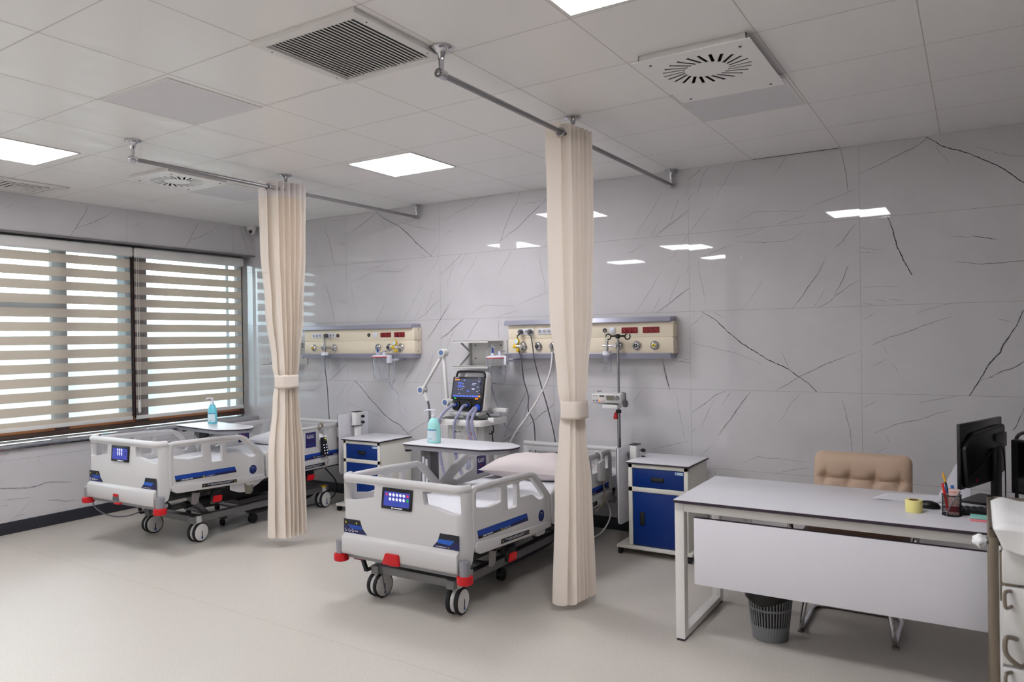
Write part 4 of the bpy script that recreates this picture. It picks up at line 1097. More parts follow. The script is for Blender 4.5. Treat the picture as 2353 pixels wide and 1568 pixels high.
headwall(3.43, 4.925, 'cream headwall unit on the right, partly behind the nearer curtain', [(3.55, 3.69), (3.73, 3.865)], [3.93, 4.353], [(4.499, 4.634), (4.678, 4.813)],
         [(3.584, 'chrome'), (3.734, 'black_plastic'), (3.880, 'chrome'), (4.475, 'chrome'), (4.626, 'black_plastic'), (4.775, 'yellow')], [4.42])
# plugs and leads
def lead(name, label, c, pts, r, m, cat='power cable'):
    t = thing(name, label, cat, pts[-1], group='power cables from the headwall units' if cat == 'power cable' else None)
    if cat == 'power cable':
        mb = MB(); y = -HD-.012
        mb.lathe([(.018, 0), (.021, .012), (.020, .03), (.012, .046), (.004, .05)], (c[0], y, c[1]), (0, -1, 0), 18); mb.tube([(c[0], y-.035, c[1]), (c[0]+.004, y-.045, c[1]-.02), (pts[0][0], pts[0][1], pts[0][2])], lambda k: .012-.006*k, 10, n=4)
        obj('plug', mb, 'cable_grey', t)
    mb = MB(); mb.tube(pts, r, 8, n=8); obj('cord', mb, m, t)
    return t
lead('power_cable', 'grey power cable hanging from the left headwall unit behind the bed', (1.243, 1.633), [(1.25, -.165, 1.595), (1.245, -.155, 1.5), (1.235, -.15, 1.3), (1.22, -.11, 1.1), (1.22, -.09, .8), (1.25, -.08, .45), (1.4, -.06, .2)], .0048, 'cable_grey')
lead('power_cable', 'grey power cable plugged in leftmost on the right headwall unit', (3.572, 1.633), [(3.555, -.165, 1.60), (3.565, -.16, 1.5), (3.585, -.15, 1.38), (3.575, -.10, 1.22), (3.605, -.08, 1.08), (3.60, -.07, .95), (3.645, -.06, .85), (3.65, -.05, .65), (3.64, -.05, .35), (3.5, -.05, .12)], .0055, 'cable_grey')
lead('power_cable', 'grey power cable plugged in beside the first on the right headwall unit', (3.666, 1.633), [(3.69, -.165, 1.60), (3.705, -.16, 1.5), (3.715, -.15, 1.38), (3.745, -.10, 1.18), (3.80, -.07, .95), (3.85, -.06, .72), (3.88, -.05, .4), (3.85, -.05, .12)], .0055, 'cable_grey')
t = lead('oxygen_hose', 'white gas hose curving down from the right headwall unit beside the curtain', None, [(3.885, -.155, 1.48), (3.89, -.16, 1.40), (3.855, -.16, 1.25), (3.77, -.18, 1.08), (3.66, -.19, .92), (3.53, -.19, .76), (3.45, -.17, .62), (3.43, -.13, .45)], .0085, 'cable_white', 'hose')
mb = MB(); mb.lathe([(.018, 0), (.02, .02), (.012, .03)], (3.88, -HD-.03, 1.509), (0, -1, 0), 16); mb.cyl((3.88, -HD-.045, 1.51), (3.886, -HD-.05, 1.462), .012, .009); obj('probe', mb, 'chrome', t)
# yellow vacuum regulators
def regulator(c, label, tube, grp):
    t = thing('vacuum_regulator', label, 'vacuum gauge', (c, -HD, 1.50), group=grp)
    y = -HD-.04
    mb = MB(); mb.cyl((c, -HD-.03, 1.509), (c, y-.02, 1.509), .017); mb.cyl((c, y-.012, 1.509), (c-.035, y-.02, 1.51), .012); obj('body', mb, 'chrome', t)
    mb = MB(); mb.lathe([(.028, 0), (.029, .012), (.026, .016)], (c-.036, y-.005, 1.553), (-.15, -1, 0), 24); mb.mi = 1; d = V((-.15, -1, 0)).normalized(); mb.cyl(V((c-.036, y-.005, 1.553))+d*.016, V((c-.036, y-.005, 1.553))+d*.0175, .022, seg=20); obj('gauge', mb, ['yellow', 'bottle_label'], t)
    mb = MB(); mb.lathe([(.016, 0), (.017, .02), (.012, .03)], (c-.036, y-.018, 1.508), (-1, -.2, 0), 18); obj('knob', mb, 'yellow', t)
    mb = MB(); mb.lathe([(.015, 0), (.016, .018), (.010, .028)], (c-.020, y-.018, 1.49), (-.1, -.1, -1), 18); obj('port', mb, 'yellow', t)
    if tube:
        mb = MB(); mb.tube([(c-.022, y-.02, 1.462), (c-.03, y-.02, 1.42), (c-.06, y-.025, 1.36), (c-.075, y-.03, 1.34)], .0045, 8, n=6); obj('tube', mb, 'clear_tube', t)
regulator(2.219, 'yellow vacuum gauge at the right end of the left headwall unit', True, 'yellow vacuum gauges')
regulator(3.584, 'yellow vacuum gauge at the left end of the right headwall unit', False, 'yellow vacuum gauges')
# oxygen flowmeters with humidifier bottle
def flowmeter(c, label):
    t = thing('flowmeter', label, 'oxygen flowmeter', (c, -HD, 1.30), group='oxygen flowmeters')
    y = -HD-.09
    mb = MB(); mb.cyl((c+.07, -HD-.03, 1.509), (c+.07, y-.01, 1.509), .013); mb.cyl((c+.085, y, 1.509), (c-.04, y, 1.509), .009); mb.cyl((c, y, 1.545), (c, y, 1.465), .012); obj('valve', mb, 'chrome', t)
    mb = MB(); mb.cyl((c, y, 1.54), (c, y, 1.63), .016); obj('flow_tube', mb, 'clear_plastic', t)
    mb = MB(); mb.cyl((c, y, 1.465), (c, y, 1.435), .034, .036); obj('cap', mb, 'socket_white', t)
    mb = MB(); mb.lathe([(.034, 1.436), (.034, 1.31), (.030, 1.295), (.002, 1.293)], (c, y, 0), seg=24); mb.mi = 1
    for k in range(4): mb.box(c-.01, y-.0352, 1.32+k*.018, c+.012, y-.0345, 1.322+k*.018)
    obj('bottle', mb, ['clear_plastic', 'cable_grey'], t)
    return t
flowmeter(1.285, 'clear oxygen flowmeter bottle hanging on the left headwall unit')
flowmeter(4.41, 'clear oxygen flowmeter bottle behind the infusion pole on the right headwall unit')
# suction canisters
def canister(x, y, zt, label, blue, tubes):
    t = thing('suction_canister', label, 'suction canister', (x, y, zt-.23), group='clear suction canisters')
    mb = MB(); mb.lathe([(.086, zt-.012), (.083, zt-.05), (.070, zt-.225), (.062, zt-.23), (.002, zt-.23)], (x, y, 0), seg=32, cap=False); mb.mi = 1
    for k in range(11): mb.box(x-.048-.0016*0+k*.0006, y-.075+k*.0011, zt-.06-k*.0145, x-.034+k*.0006, y-.0735+k*.0011, zt-.057-k*.0145)
    jar = obj('jar', mb, ['clear_plastic', 'decal_black'], t)
    mb = MB(); mb.lathe([(.090, zt-.014), (.091, zt-.008), (.088, zt), (.06, zt+.008), (.002, zt+.010)], (x, y, 0), seg=32); mb.mi = 1; mb.lathe([(.0915, zt-.016), (.0915, zt-.008)], (x, y, 0), seg=32, cap=False)
    mb.mi = 0; mb.cyl((x+.03, y, zt+.005), (x+.03, y, zt+.045), .013, .010); mb.cyl((x-.03, y-.02, zt), (x-.03, y-.02, zt+.03), .012)
    obj('lid', mb, ['socket_white', 'red'], t)
    mb = MB(); mb.cyl((x-.03, y-.02, zt+.03), (x-.028, y-.02, zt+.075), .010, .006); obj('spigot', mb, blue, t)
    mb = MB(); mb.box(x+.075, y-.02, zt-.07, x+.105, y+.03, zt+.005, .004); mb.box(x+.07, y+.02, zt-.05, x+.10, -.004, zt-.03); obj('bracket', mb, 'socket_white', t)
    for pts, r in tubes:
        mb = MB(); mb.tube(pts, r, 8, n=7); obj('suction_tube', mb, 'clear_tube', t)
canister(2.085, -.245, 1.432, 'clear suction canister under the left headwall unit', 'decal_blue',
  [([(2.07, -.22, 1.46), (2.06, -.29, 1.44), (2.09, -.30, 1.33), (2.12, -.29, 1.22)], .004), ([(2.115, -.2, 1.47), (2.13, -.28, 1.46), (2.14, -.29, 1.33), (2.145, -.28, 1.2)], .004),
   ([(2.19, -.2, 1.40), (2.215, -.21, 1.33), (2.19, -.22, 1.24), (2.14, -.20, 1.18), (2.11, -.12, 1.12), (2.12, -.06, 1.06), (2.13, -.05, .98), (2.16, -.04, .92), (2.19, -.04, .88), (2.20, -.04, .86)], .0055),
   ([(2.15, -.14, 1.2), (2.10, -.11, 1.15), (2.075, -.09, 1.10)], .0045)])
canister(3.395, -.245, 1.425, 'clear suction canister beside the wall shelf at the right headwall unit', 'decal_blue',
  [([(3.345, -.20, 1.50), (3.31, -.22, 1.52), (3.29, -.24, 1.44), (3.30, -.25, 1.30), (3.32, -.22, 1.15), (3.33, -.14, .98), (3.335, -.1, .90)], .0065), ([(3.43, -.17, 1.47), (3.40, -.27, 1.44), (3.345, -.26, 1.28), (3.33, -.24, 1.2), (3.325, -.18, 1.08)], .006),
   ([(3.47, -.22, 1.43), (3.52, -.24, 1.34), (3.49, -.25, 1.27), (3.40, -.26, 1.30)], .004), ([(3.335, -.1, .90), (3.36, -.06, .80), (3.42, -.05, .77), (3.50, -.04, .80), (3.56, -.04, .95), (3.60, -.04, 1.1)], .004)])
# wall shelves for monitors
def shelf(dx, label):
    t = thing('wall_shelf', label, 'wall shelf', (3.15+dx, 0, 1.335), group='white wall shelves beside the headwall units')
    x0, x1 = 2.945+dx, 3.352+dx
    mb = MB(); mb.box(x0, -.012, 1.33, x1, -.003, 1.567, .002); mb.mi = 1
    for sx in (x0+.07, x1-.06):
        for sz in (1.40, 1.52): mb.cyl((sx, -.012, sz), (sx, -.015, sz), .008, seg=12)
    obj('back_plate', mb, ['vent_panel', 'grey_metal'], t)
    for z in (1.556, 1.332):
        mb = MB(); mb.box(x0-.01, -.265, z, x1-.035, -.012, z+.006, .002); mb.box(x0-.01, -.265, z-.012, x1-.035, -.259, z+.006, .002); obj('shelf_board', mb, 'white_metal', t)
    mb = MB(); mb.bar((x0+.012, -.17, 1.552), (x0+.012, -.02, 1.462), .018, .006, (1, 0, 0)); mb.bar((x0+.012, -.18, 1.34), (x0+.012, -.02, 1.44), .018, .006, (1, 0, 0)); mb.box(x0, -.03, 1.34, x0+.022, -.012, 1.556, .002)
    obj('brace', mb, 'diffuser_grey', t)
shelf(0, 'white wall shelf above the ventilator')
shelf(-2.525, 'white wall shelf half hidden behind the far curtain')
# ---------------------------------------------------------------- infusion pole and pump at the head of the right bed
px, py = 4.497, -.185
t = thing('infusion_pole', 'steel infusion pole with black hooks standing at the right bed head', 'infusion pole', (px, py, .29), group=None)
mb = MB(); mb.cyl((px, py, .29), (px, py, 1.0), .0145); mb.cyl((px, py, 1.0), (px, py, 1.585), .0095); obj('pole', mb, 'steel', t)
mb = MB(); mb.box(px-.06, py-.012, 1.578, px+.06, py+.012, 1.594, .006); mb.cyl((px, py, 1.566), (px, py, 1.60), .018)
for s in (-1, 1): mb.torus((px+s*.082, py, 1.580), .022, .0055, (0, 1, 0), 20, 8, -2.3 if s < 0 else 0, 2.6 if s < 0 else 5.2)
obj('hook_bar', mb, 'black_plastic', t)
mb = MB(); mb.box(px-.02, py-.02, .975, px+.016, py+.018, 1.005, .005); mb.mi = 1; mb.plate(fillet([(-.012, .985), (.006, .985), (.012, .93), (-.022, .93)], .008), .016, Fr((px-.016, py-.012, 0), (1, 0, 0), (0, 0, 1)), bev=.004); obj('clamp_lever', mb, ['black_plastic', 'red'], t)
t = thing('infusion_pump', 'white infusion pump with grey display clamped to the steel pole', 'infusion pump', (4.44, -.26, 1.045))
mb = MB(); mb.plate(fillet([(-.05, 1.065), (-.065, 1.135), (.03, 1.142), (.05, 1.052), (.04, 1.045)], .01), .245, Fr((4.322, -.245, 0), (0, 1, 0), (0, 0, 1)), bev=.004); pb = obj('housing', mb, 'pump_white', t)
fr = Fr((0, -.3105, 0), (1, 0, 0), (0, .0, 1)); fr = Fr((4.322, -.3052, 1.065), (1, 0, 0), V((0, -.21, .98)).normalized())
mb = MB(); mb.plate(rect(.128, .022, .195, .06, .003), .001, fr); mb.mi = 1; mb.plate(rect(.072, .048, .112, .062), .001, fr); mb.plate(rect(.018, .05, .024, .06), .001, fr); mb.plate(rect(.038, .05, .044, .06), .001, fr)
mb.mi = 2; mb.plate(circ(.046, .018, .006, 12), .001, fr); mb.mi = 3; mb.plate(circ(.066, .018, .006, 12), .001, fr); mb.mi = 4; mb.plate(circ(.086, .016, .005, 12), .001, fr); mb.plate(circ(.106, .016, .005, 12), .001, fr); mb.mi = 1; mb.plate(rect(.01, .015, .03, .02), .001, fr)
obj('display', mb, ['holder_grey', 'grey_metal', 'decal_mid', 'led_orange', 'diffuser_grey'], t)
mb = MB(); c = fr.p(.22, .042); mb.cyl(c, c+fr.n*.012, .018, .016); obj('dial', mb, 'grey_light', t)
mb = MB(); mb.box(4.40, -.29, 1.02, 4.53, -.20, 1.05, .006); mb.cyl((4.53, -.25, 1.06), (4.565, -.25, 1.06), .014); obj('clamp_body', mb, 'pump_white', t)
mb = MB(); mb.lathe([(.02, 0), (.027, .005), (.027, .028), (.018, .034)], (4.565, -.25, 1.058), (1, -.1, 0), 12); obj('clamp_knob', mb, 'grey_metal', t)
mb = MB(); mb.tube([(4.34, -.24, 1.14), (4.34, -.24, 1.15), (4.375, -.24, 1.15)], .004, 6); mb.tube([(4.548, -.24, 1.142), (4.578, -.24, 1.140), (4.58, -.24, 1.08)], .006, 8); obj('handle', mb, 'grey_metal', t)
# ---------------------------------------------------------------- power outlets low on the wall behind the desk
for x, w, lb in ((5.433, .075, 'left'), (7.03, .12, 'right')):
    t = thing('wall_outlet', 'white outlet box low on the tiled wall behind the desk, the %s of two' % lb, 'wall outlet', (x, 0, .17), group='outlet boxes behind the desk')
    mb = MB(); mb.box(x-w/2, -.03, .17, x+w/2, -.001, .255, .004); obj('box', mb, 'vent_panel', t)
    mb = MB(); mb.cyl((x, -.03, .212), (x, -.0315, .212), .02); obj('socket', mb, 'diffuser_grey', t)
# ---------------------------------------------------------------- ventilator on its cart
t = thing('ventilator', 'white ventilator with lit dark screen and clear hoses standing left of the right bed', 'ventilator', (3.2, -.42, 0))
cx = 3.235
mb = MB(); mb.box(cx-.235, -.44, .10, cx+.15, -.20, .845, .012); obj('cart_body', mb, 'vent_panel', t)
mb = MB(); mb.box(cx-.06, -.452, .13, cx+.085, -.436, .845, .01); obj('front_column', mb, 'vent_white', t)
mb = MB(); mb.box(cx-.26, -.60, .065, cx+.22, -.12, .10, .015); cb = obj('cart_base', mb, 'vent_panel', t)
for x in (cx-.22, cx+.18):
    for y in (-.56, -.17):
        mb = MB(); mb.cyl((x-.012, y, .04), (x+.012, y, .04), .04); mb.cyl((x, y, .04), (x, y, .07), .012); obj('caster', mb, 'rubber', t)
def trayp(r, n=8):
    return fillet([(cx-.30, -.18), (cx-.305, -.55), (cx-.27, -.59), (cx+.20, -.59), (cx+.235, -.55), (cx+.23, -.18)], r, n)
mb = MB(); mb.plate(trayp(.05), .045, TOP(.862), [[(cx+(a-cx)*.90, -.385+(b+.385)*.88) for a, b in trayp(.05)]], bev=.01); mb.plate(trayp(.05), .006, TOP(.858)); obj('tray', mb, 'vent_white', t)
mb = MB(); mb.plate([(cx+(a-cx)*.89, -.385+(b+.385)*.87) for a, b in trayp(.05)], .008, TOP(.868)); obj('tray_mat', mb, 'black_plastic', t)
mb = MB(); mb.box(cx+.225, -.50, .885, cx+.285, -.46, .925, .006); obj('side_clamp', mb, 'vent_white', t)
mb = MB(); mb.box(cx+.10, -.33, .955, cx+.30, -.29, .99, .006); obj('rear_handle', mb, 'vent_white', t)
mb = MB(); mb.cyl((cx, -.42, .86), (cx, -.42, .955), .07, .06); mb.box(cx-.14, -.54, .935, cx+.16, -.30, .965, .01); obj('neck', mb, 'vent_grey', t)
# display head, leaning back a little
O = V((cx+.006, -.475, .96)); tl = math.radians(9)
fr = Fr(O, (1, 0, 0), (0, math.sin(tl), math.cos(tl)))           # front face plane: a across, b up
sh = fillet([(-.165, .01), (.165, .01), (.172, .30), (.15, .35), (-.13, .35), (-.152, .30)], [.03, .03, .03, .05, .05, .03])
mb = MB(); mb.plate(sh, .085, fr, [fillet([(-.122, .295), (.142, .295), (.128, .335), (-.108, .335)], .015)], z0=-.085, bev=.012); mb.box(cx-.12, -.39, 1.0, cx+.125, -.33, 1.22, .02); hd = obj('housing', mb, 'vent_white', t, ang=50)
mb = MB(); mb.plate(fillet([(-.155, .012), (.155, .012), (.160, .295), (-.152, .295)], [.03, .03, .012, .012]), .016, fr, bev=.005)
mb.tube([fr.p(-.142, .29, .0), fr.p(-.132, .33, .0), fr.p(-.10, .344, .0), fr.p(.11, .344, .0), fr.p(.145, .33, .0), fr.p(.155, .29, .0)], .011, 10, n=4)
mb.plate(fillet([(-.165, .105), (.158, .105), (.165, .298), (-.155, .298)], .012), .012, fr, z0=.016, bev=.004)
fc = obj('front_panel', mb, 'vent_dark', t)
z = .0285
mb = MB(); mb.plate([(-.148, .125), (.132, .125), (.140, .280), (-.140, .280)], .0006, fr, z0=z)
R = random.Random(5); z += .001
mb.mi = 1
for k in range(8): mb.poly(rect(-.140+k*.0325, .128, -.114+k*.0325, .140), fr, z+.0005)
for b in (.233, .243, .208, .217): mb.poly(rect(-.10, b, -.065+R.uniform(0, .02), b+.005), fr, z+.0005)
mb.poly(rect(-.002, .172, .022, .181), fr, z+.0005); mb.poly(rect(-.045, .262, -.02, .266), fr, z+.0005)
mb.mi = 2
for a, b, w in ((-.045, .268, .018), (-.05, .235, .012), (-.045, .212, .016), (.05, .24, .04), (.045, .228, .03), (.045, .195, .035), (.05, .19, .02), (.1, .21, .016), (.095, .173, .018), (-.095, .188, .01), (-.07, .186, .01), (-.05, .195, .008), (.11, .255, .02), (.105, .265, .008), (-.09, .152, .02), (.126, .22, .006), (.126, .205, .006), (.12, .185, .012), (.12, .155, .01)): mb.poly(rect(a, b, a+w, b+.0035), fr, z+.0005)
mb.mi = 3; mb.poly(rect(-.135, .268, -.085, .276), fr, z+.0005); mb.poly(rect(.118, .128, .139, .142), fr, z+.0005)
mb.mi = 4; mb.poly(rect(.073, .266, .078, .274), fr, z+.0005)
mb.mi = 5; mb.poly([(.118, .145), (.134, .145), (.139, .262), (.123, .262)], fr, z-.0004)
obj('screen', mb, ['vent_screen', 'ui_blue', 'ui_white', 'ui_orange', 'icon_red', 'decal_navy'], fc)
mb = MB(); mark_line(mb, fr, -.135, -.095, .286, .005, 0, c=.0288, seed=50); mark_line(mb, fr, .105, .13, .286, .004, 0, c=.0288, seed=51); obj('lettering', mb, 'decal_white', fc)
mb = MB(); mb.plate(rect(-.128, .110, -.121, .118), .001, fr, z0=.0284); mb.plate(rect(-.117, .110, -.110, .118), .001, fr, z0=.0284); mb.mi = 1; mb.plate(rect(.086, .108, .102, .119, .003), .001, fr, z0=.0284); mb.plate(rect(.105, .108, .118, .119, .003), .001, fr, z0=.0284); obj('indicator_light', mb, ['led_green', 'led_orange'], fc)
mb = MB(); c = fr.p(.135, .098, .016); mb.cyl(c, c+fr.n*.018, .022, .020); obj('rotary_knob', mb, 'black_plastic', fc)
for k, (a, b) in enumerate(((-.105, .055), (.015, .055), (.118, .040))):
    mb = MB(); c = fr.p(a, b, .014)
    if k < 2:
        mb.lathe([(.036, 0), (.034, .014), (.022, .018), (.022, .004), (.002, .004)], c, fr.n, 26); mb.mi = 1; mb.cyl(c+fr.n*.004, c+fr.n*.03, .016, .014)
    else:
        mb.mi = 1; mb.lathe([(.026, 0), (.028, .02), (.018, .032), (.002, .033)], c, fr.n, 24)
    obj('port', mb, ['black_plastic', 'connector_blue'], fc)
def pt(a, b, c): return fr.p(a, b, c)
for pts, r in (([pt(-.105, .055, .035), pt(-.112, .05, .07), (cx-.14, -.60, .97), (cx-.19, -.61, .90), (cx-.225, -.60, .80), (cx-.23, -.56, .62), (cx-.205, -.53, .42), (cx-.12, -.55, .30), (cx-.02, -.60, .30)], .0125),
               ([pt(.015, .055, .035), pt(.005, .045, .075), (cx+.005, -.60, .96), (cx-.03, -.615, .88), (cx-.045, -.60, .76), (cx-.05, -.57, .60), (cx-.02, -.54, .45), (cx+.03, -.56, .38)], .0125),
               ([pt(.11, .040, .035), pt(.10, .03, .06), (cx+.10, -.60, .94), (cx+.105, -.615, .85), (cx+.13, -.59, .72), (cx+.15, -.55, .55), (cx+.12, -.52, .42)], .0125),
               ([pt(.12, .040, .035), pt(.122, .025, .055), (cx+.13, -.585, .92), (cx+.14, -.60, .84), (cx+.165, -.57, .70), (cx+.18, -.54, .5)], .0125)):
    mb = MB(); P_ = catmull(pts, 14); mb.tube(P_, lambda k: r*(1+.05*math.sin(k*len(P_)*2.2)), 12); obj('breathing_hose', mb, 'tube_lav', t)
mb = MB(); mb.lathe([(.03, 0), (.035, .02), (.034, .10), (.02, .12)], (cx+.09, -.56, .50), seg=20); mb.lathe([(.012, .12), (.012, .15)], (cx+.09, -.56, .50), seg=14); mb.mi = 1; mb.box(cx+.04, -.60, .60, cx+.17, -.53, .625, .008); mb.cyl((cx-.06, -.57, .62), (cx-.03, -.57, .64), .018)
mb.mi = 0; mb.lathe([(.002, -.09), (.04, -.06), (.045, .0), (.035, .02)], (cx+.10, -.565, .56), (.5, 0, .6), 18); obj('humidifier_filter', mb, ['clear_tube', 'connector_blue'], t)
# printed notices on the cart
f = FRONT(-.4405)
mb = MB(); mb.plate(rect(cx-.215, .755, cx-.055, .805), .001, f); mb.mi = 1; mb.poly(rect(cx-.17, .778, cx-.16, .79), f, .002); mb.poly([(cx-.155, .776), (cx-.13, .776), (cx-.142, .798)], f, .002); mark_line(mb, f, cx-.12, cx-.085, .78, .010, 1, c=.002, seed=60); obj('name_strip', mb, ['vent_white', 'decal_black'], t)
f = FRONT(-.4525)
mb = MB(); mb.plate(rect(cx-.04, .67, cx+.075, .80), .0008, f); mb.mi = 1; mb.torus(f.p(cx+.018, .775, .0016), .012, .0028, f.n, 18, 5); mb.poly(circ(cx+.018, .775, .006, 12), f, .0016); mb.poly(rect(cx-.004, .732, cx+.004, .742), f, .0016); mark_line(mb, f, cx+.01, cx+.04, .735, .006, 1, c=.0016, seed=61); mark_line(mb, f, cx-.015, cx+.055, .715, .008, 1, c=.0016, seed=62); mb.mi = 2; mark_line(mb, f, cx, cx+.045, .70, .004, 2, c=.0016, seed=63); obj('notice_sticker', mb, ['pillow_linen', 'red', 'cable_grey'], t)
# hinged hose arm
mb = MB(); J = [V((3.012, -.45, 1.035)), V((2.978, -.45, 1.463)), V((2.742, -.45, 1.135)), V((2.80, -.45, 1.035))]
for a, b in ((0, 1), (1, 2)): mb.bar(J[a], J[b], .024, .028, (0, 1, 0), .006)
mb.bar(J[2], J[3], .03, .032, (0, 1, 0), .008)
for j in J[:3]: mb.cyl(j+V((0, .03, 0)), j+V((0, -.035, 0)), .034)
mb.cyl(J[0], (3.06, -.42, 1.0), .015)
ar = obj('support_arm', mb, 'vent_white', t)
mb = MB()
for j in J[:3]: mb.cyl(j+V((0, -.035, 0)), j+V((0, -.039, 0)), .022)
obj('joint_cap', mb, 'knob_blue', ar)
mb = MB(); mb.tube([J[3], (2.81, -.45, .99), (2.825, -.46, .92), (2.83, -.47, .82), (2.84, -.48, .76)], .0095, 8, n=6); obj('gooseneck', mb, 'cable_grey', ar)
mb = MB(); mb.tube([(3.36, -.42, .98), (3.42, -.40, .92), (3.44, -.38, .80), (3.38, -.36, .77), (3.30, -.34, .78)], .005, 6, n=6); mb.tube([(3.41, -.36, .80), (3.42, -.34, .6), (3.44, -.3, .35), (3.42, -.25, .2)], .005, 6, n=6); obj('cable', mb, 'cable_black', t)

# ---------------------------------------------------------------- overbed tables
def overbed(loc, rz, h, label, cut):
    t = thing('overbed_table', label, 'overbed table', (loc[0], loc[1], 0), rz, 'overbed tables')
    P = lambda n, mb, m, **k: obj(n, mb, m, t, local=True, **k)
    o = fillet([(-.10, -.205), (.60, -.205), (.745, -.06), (.745, .06), (.62, .155), (-.10, .155)], [.05, .03, .03, .03, .03, .05], 5)
    mb = MB(); mb.plate(o, .004, TOP(h-.004), bev=.001); mb.mi = 1; mb.plate([(a*1.0, b*1.0) for a, b in o], .009, TOP(h-.013)); tp = P('table_top', mb, ['laminate_white', 'edge_dark'])
    mb = MB(); oo = [(.32+(a-.32)*.985, b*.97) for a, b in o]; mb.plate(oo, .026, TOP(h-.039), [[(.32+(a-.32)*.93, b*.85) for a, b in o]]); P('apron', mb, 'grey_light')
    mb = MB(); mb.box(-.045, -.05, .07, .045, .05, h-.04, .004); P('column', mb, 'grey_metal')
    mb = MB(); mb.box(-.03, -.0515, h-.30, -.008, -.0495, h-.11, .0); mb.box(.0, -.0515, h-.32, .02, -.0495, h-.125, .0); P('height_scale', mb, 'socket_white')
    mb = MB(); mb.tube([(-.02, -.06, h-.05), (-.10, -.10, h-.058)], .004, 8); mb.mi = 1; mb.lathe([(.006, 0), (.011, .012), (.012, .04), (.004, .055)], (-.085, -.095, h-.058), (-.9, -.4, -.12), 14); P('lever', mb, ['alu', 'black_plastic'])
    mb = MB(); mb.box(-.05, -.16, .055, .05, .16, .08, .008)
    for y in (-.14, .14): mb.box(0, y-.025, .058, .62, y+.025, .078, .008)
    P('base', mb, 'grey_metal')
    for x in (0, .58):
        for y in (-.14, .14):
            m = MB(); m.cyl((x, y-.012, .0275), (x, y+.012, .0275), .0275); m.cyl((x, y, .03), (x, y, .06), .008); P('caster', m, 'rubber')
    return t
overbed((3.505, -1.33), 0, .842, 'white overbed table reaching over the right bed with pump bottle on it', 0)
overbed((.79, -1.275), math.radians(-7), .832, 'white overbed table reaching over the bed by the window', 0)
# pump bottles of hand rub
def bottle(x, y, z, label, m, rz, lx):
    t = thing('sanitizer_bottle', label, 'hand sanitizer', (x, y, z), rz, 'hand sanitizer pump bottles')
    P = lambda n, mb, mm, **k: obj(n, mb, mm, t, local=True, **k)
    mb = MB(); mb.lathe([(.046, 0), (.051, .006), (.052, .06), (.050, .10), (.043, .14), (.033, .165), (.020, .177), (.015, .180)], seg=32, sx=1, sy=.68); P('bottle', mb, m, ang=60)
    mb = MB(); mb.lathe([(.016, .178), (.016, .196), (.012, .20), (.007, .203), (.007, .226), (.012, .228), (.012, .236)], seg=20); mb.tube([(0, 0, .232), (-.03, -.005, .233), (-.062, -.01, .229), (-.072, -.011, .216)], .0055, 8, n=4); P('pump_head', mb, 'socket_white')
    mb = MB(); n = 14
    def lb(u, v): a = math.radians(lx+95*(u-.5)); return V((math.sin(a)*.0528, -math.cos(a)*.0528*.69, .018+.072*v))
    mb.grid(lb, n, 2); mb.mi = 1
    def l2(u, v): a = math.radians(lx+95*(u-.5)); return V((math.sin(a)*.0530, -math.cos(a)*.0530*.69, .090+.008*v))
    mb.grid(l2, n, 1)
    def l3(u, v): a = math.radians(lx-28+40*u); return V((math.sin(a)*.0533, -math.cos(a)*.0533*.69, .028+.004*v))
    mb.grid(l3, 6, 1)
    P('paper_label', mb, ['bottle_label', 'label_teal'])
    return t
bottle(3.603, -1.40, .842, 'turquoise pump bottle on the overbed table of the right bed', 'bottle_aqua', .1, -6)
bottle(.895, -1.235, .832, 'blue pump bottle on the overbed table by the window', 'bottle_blue', .0, 28)

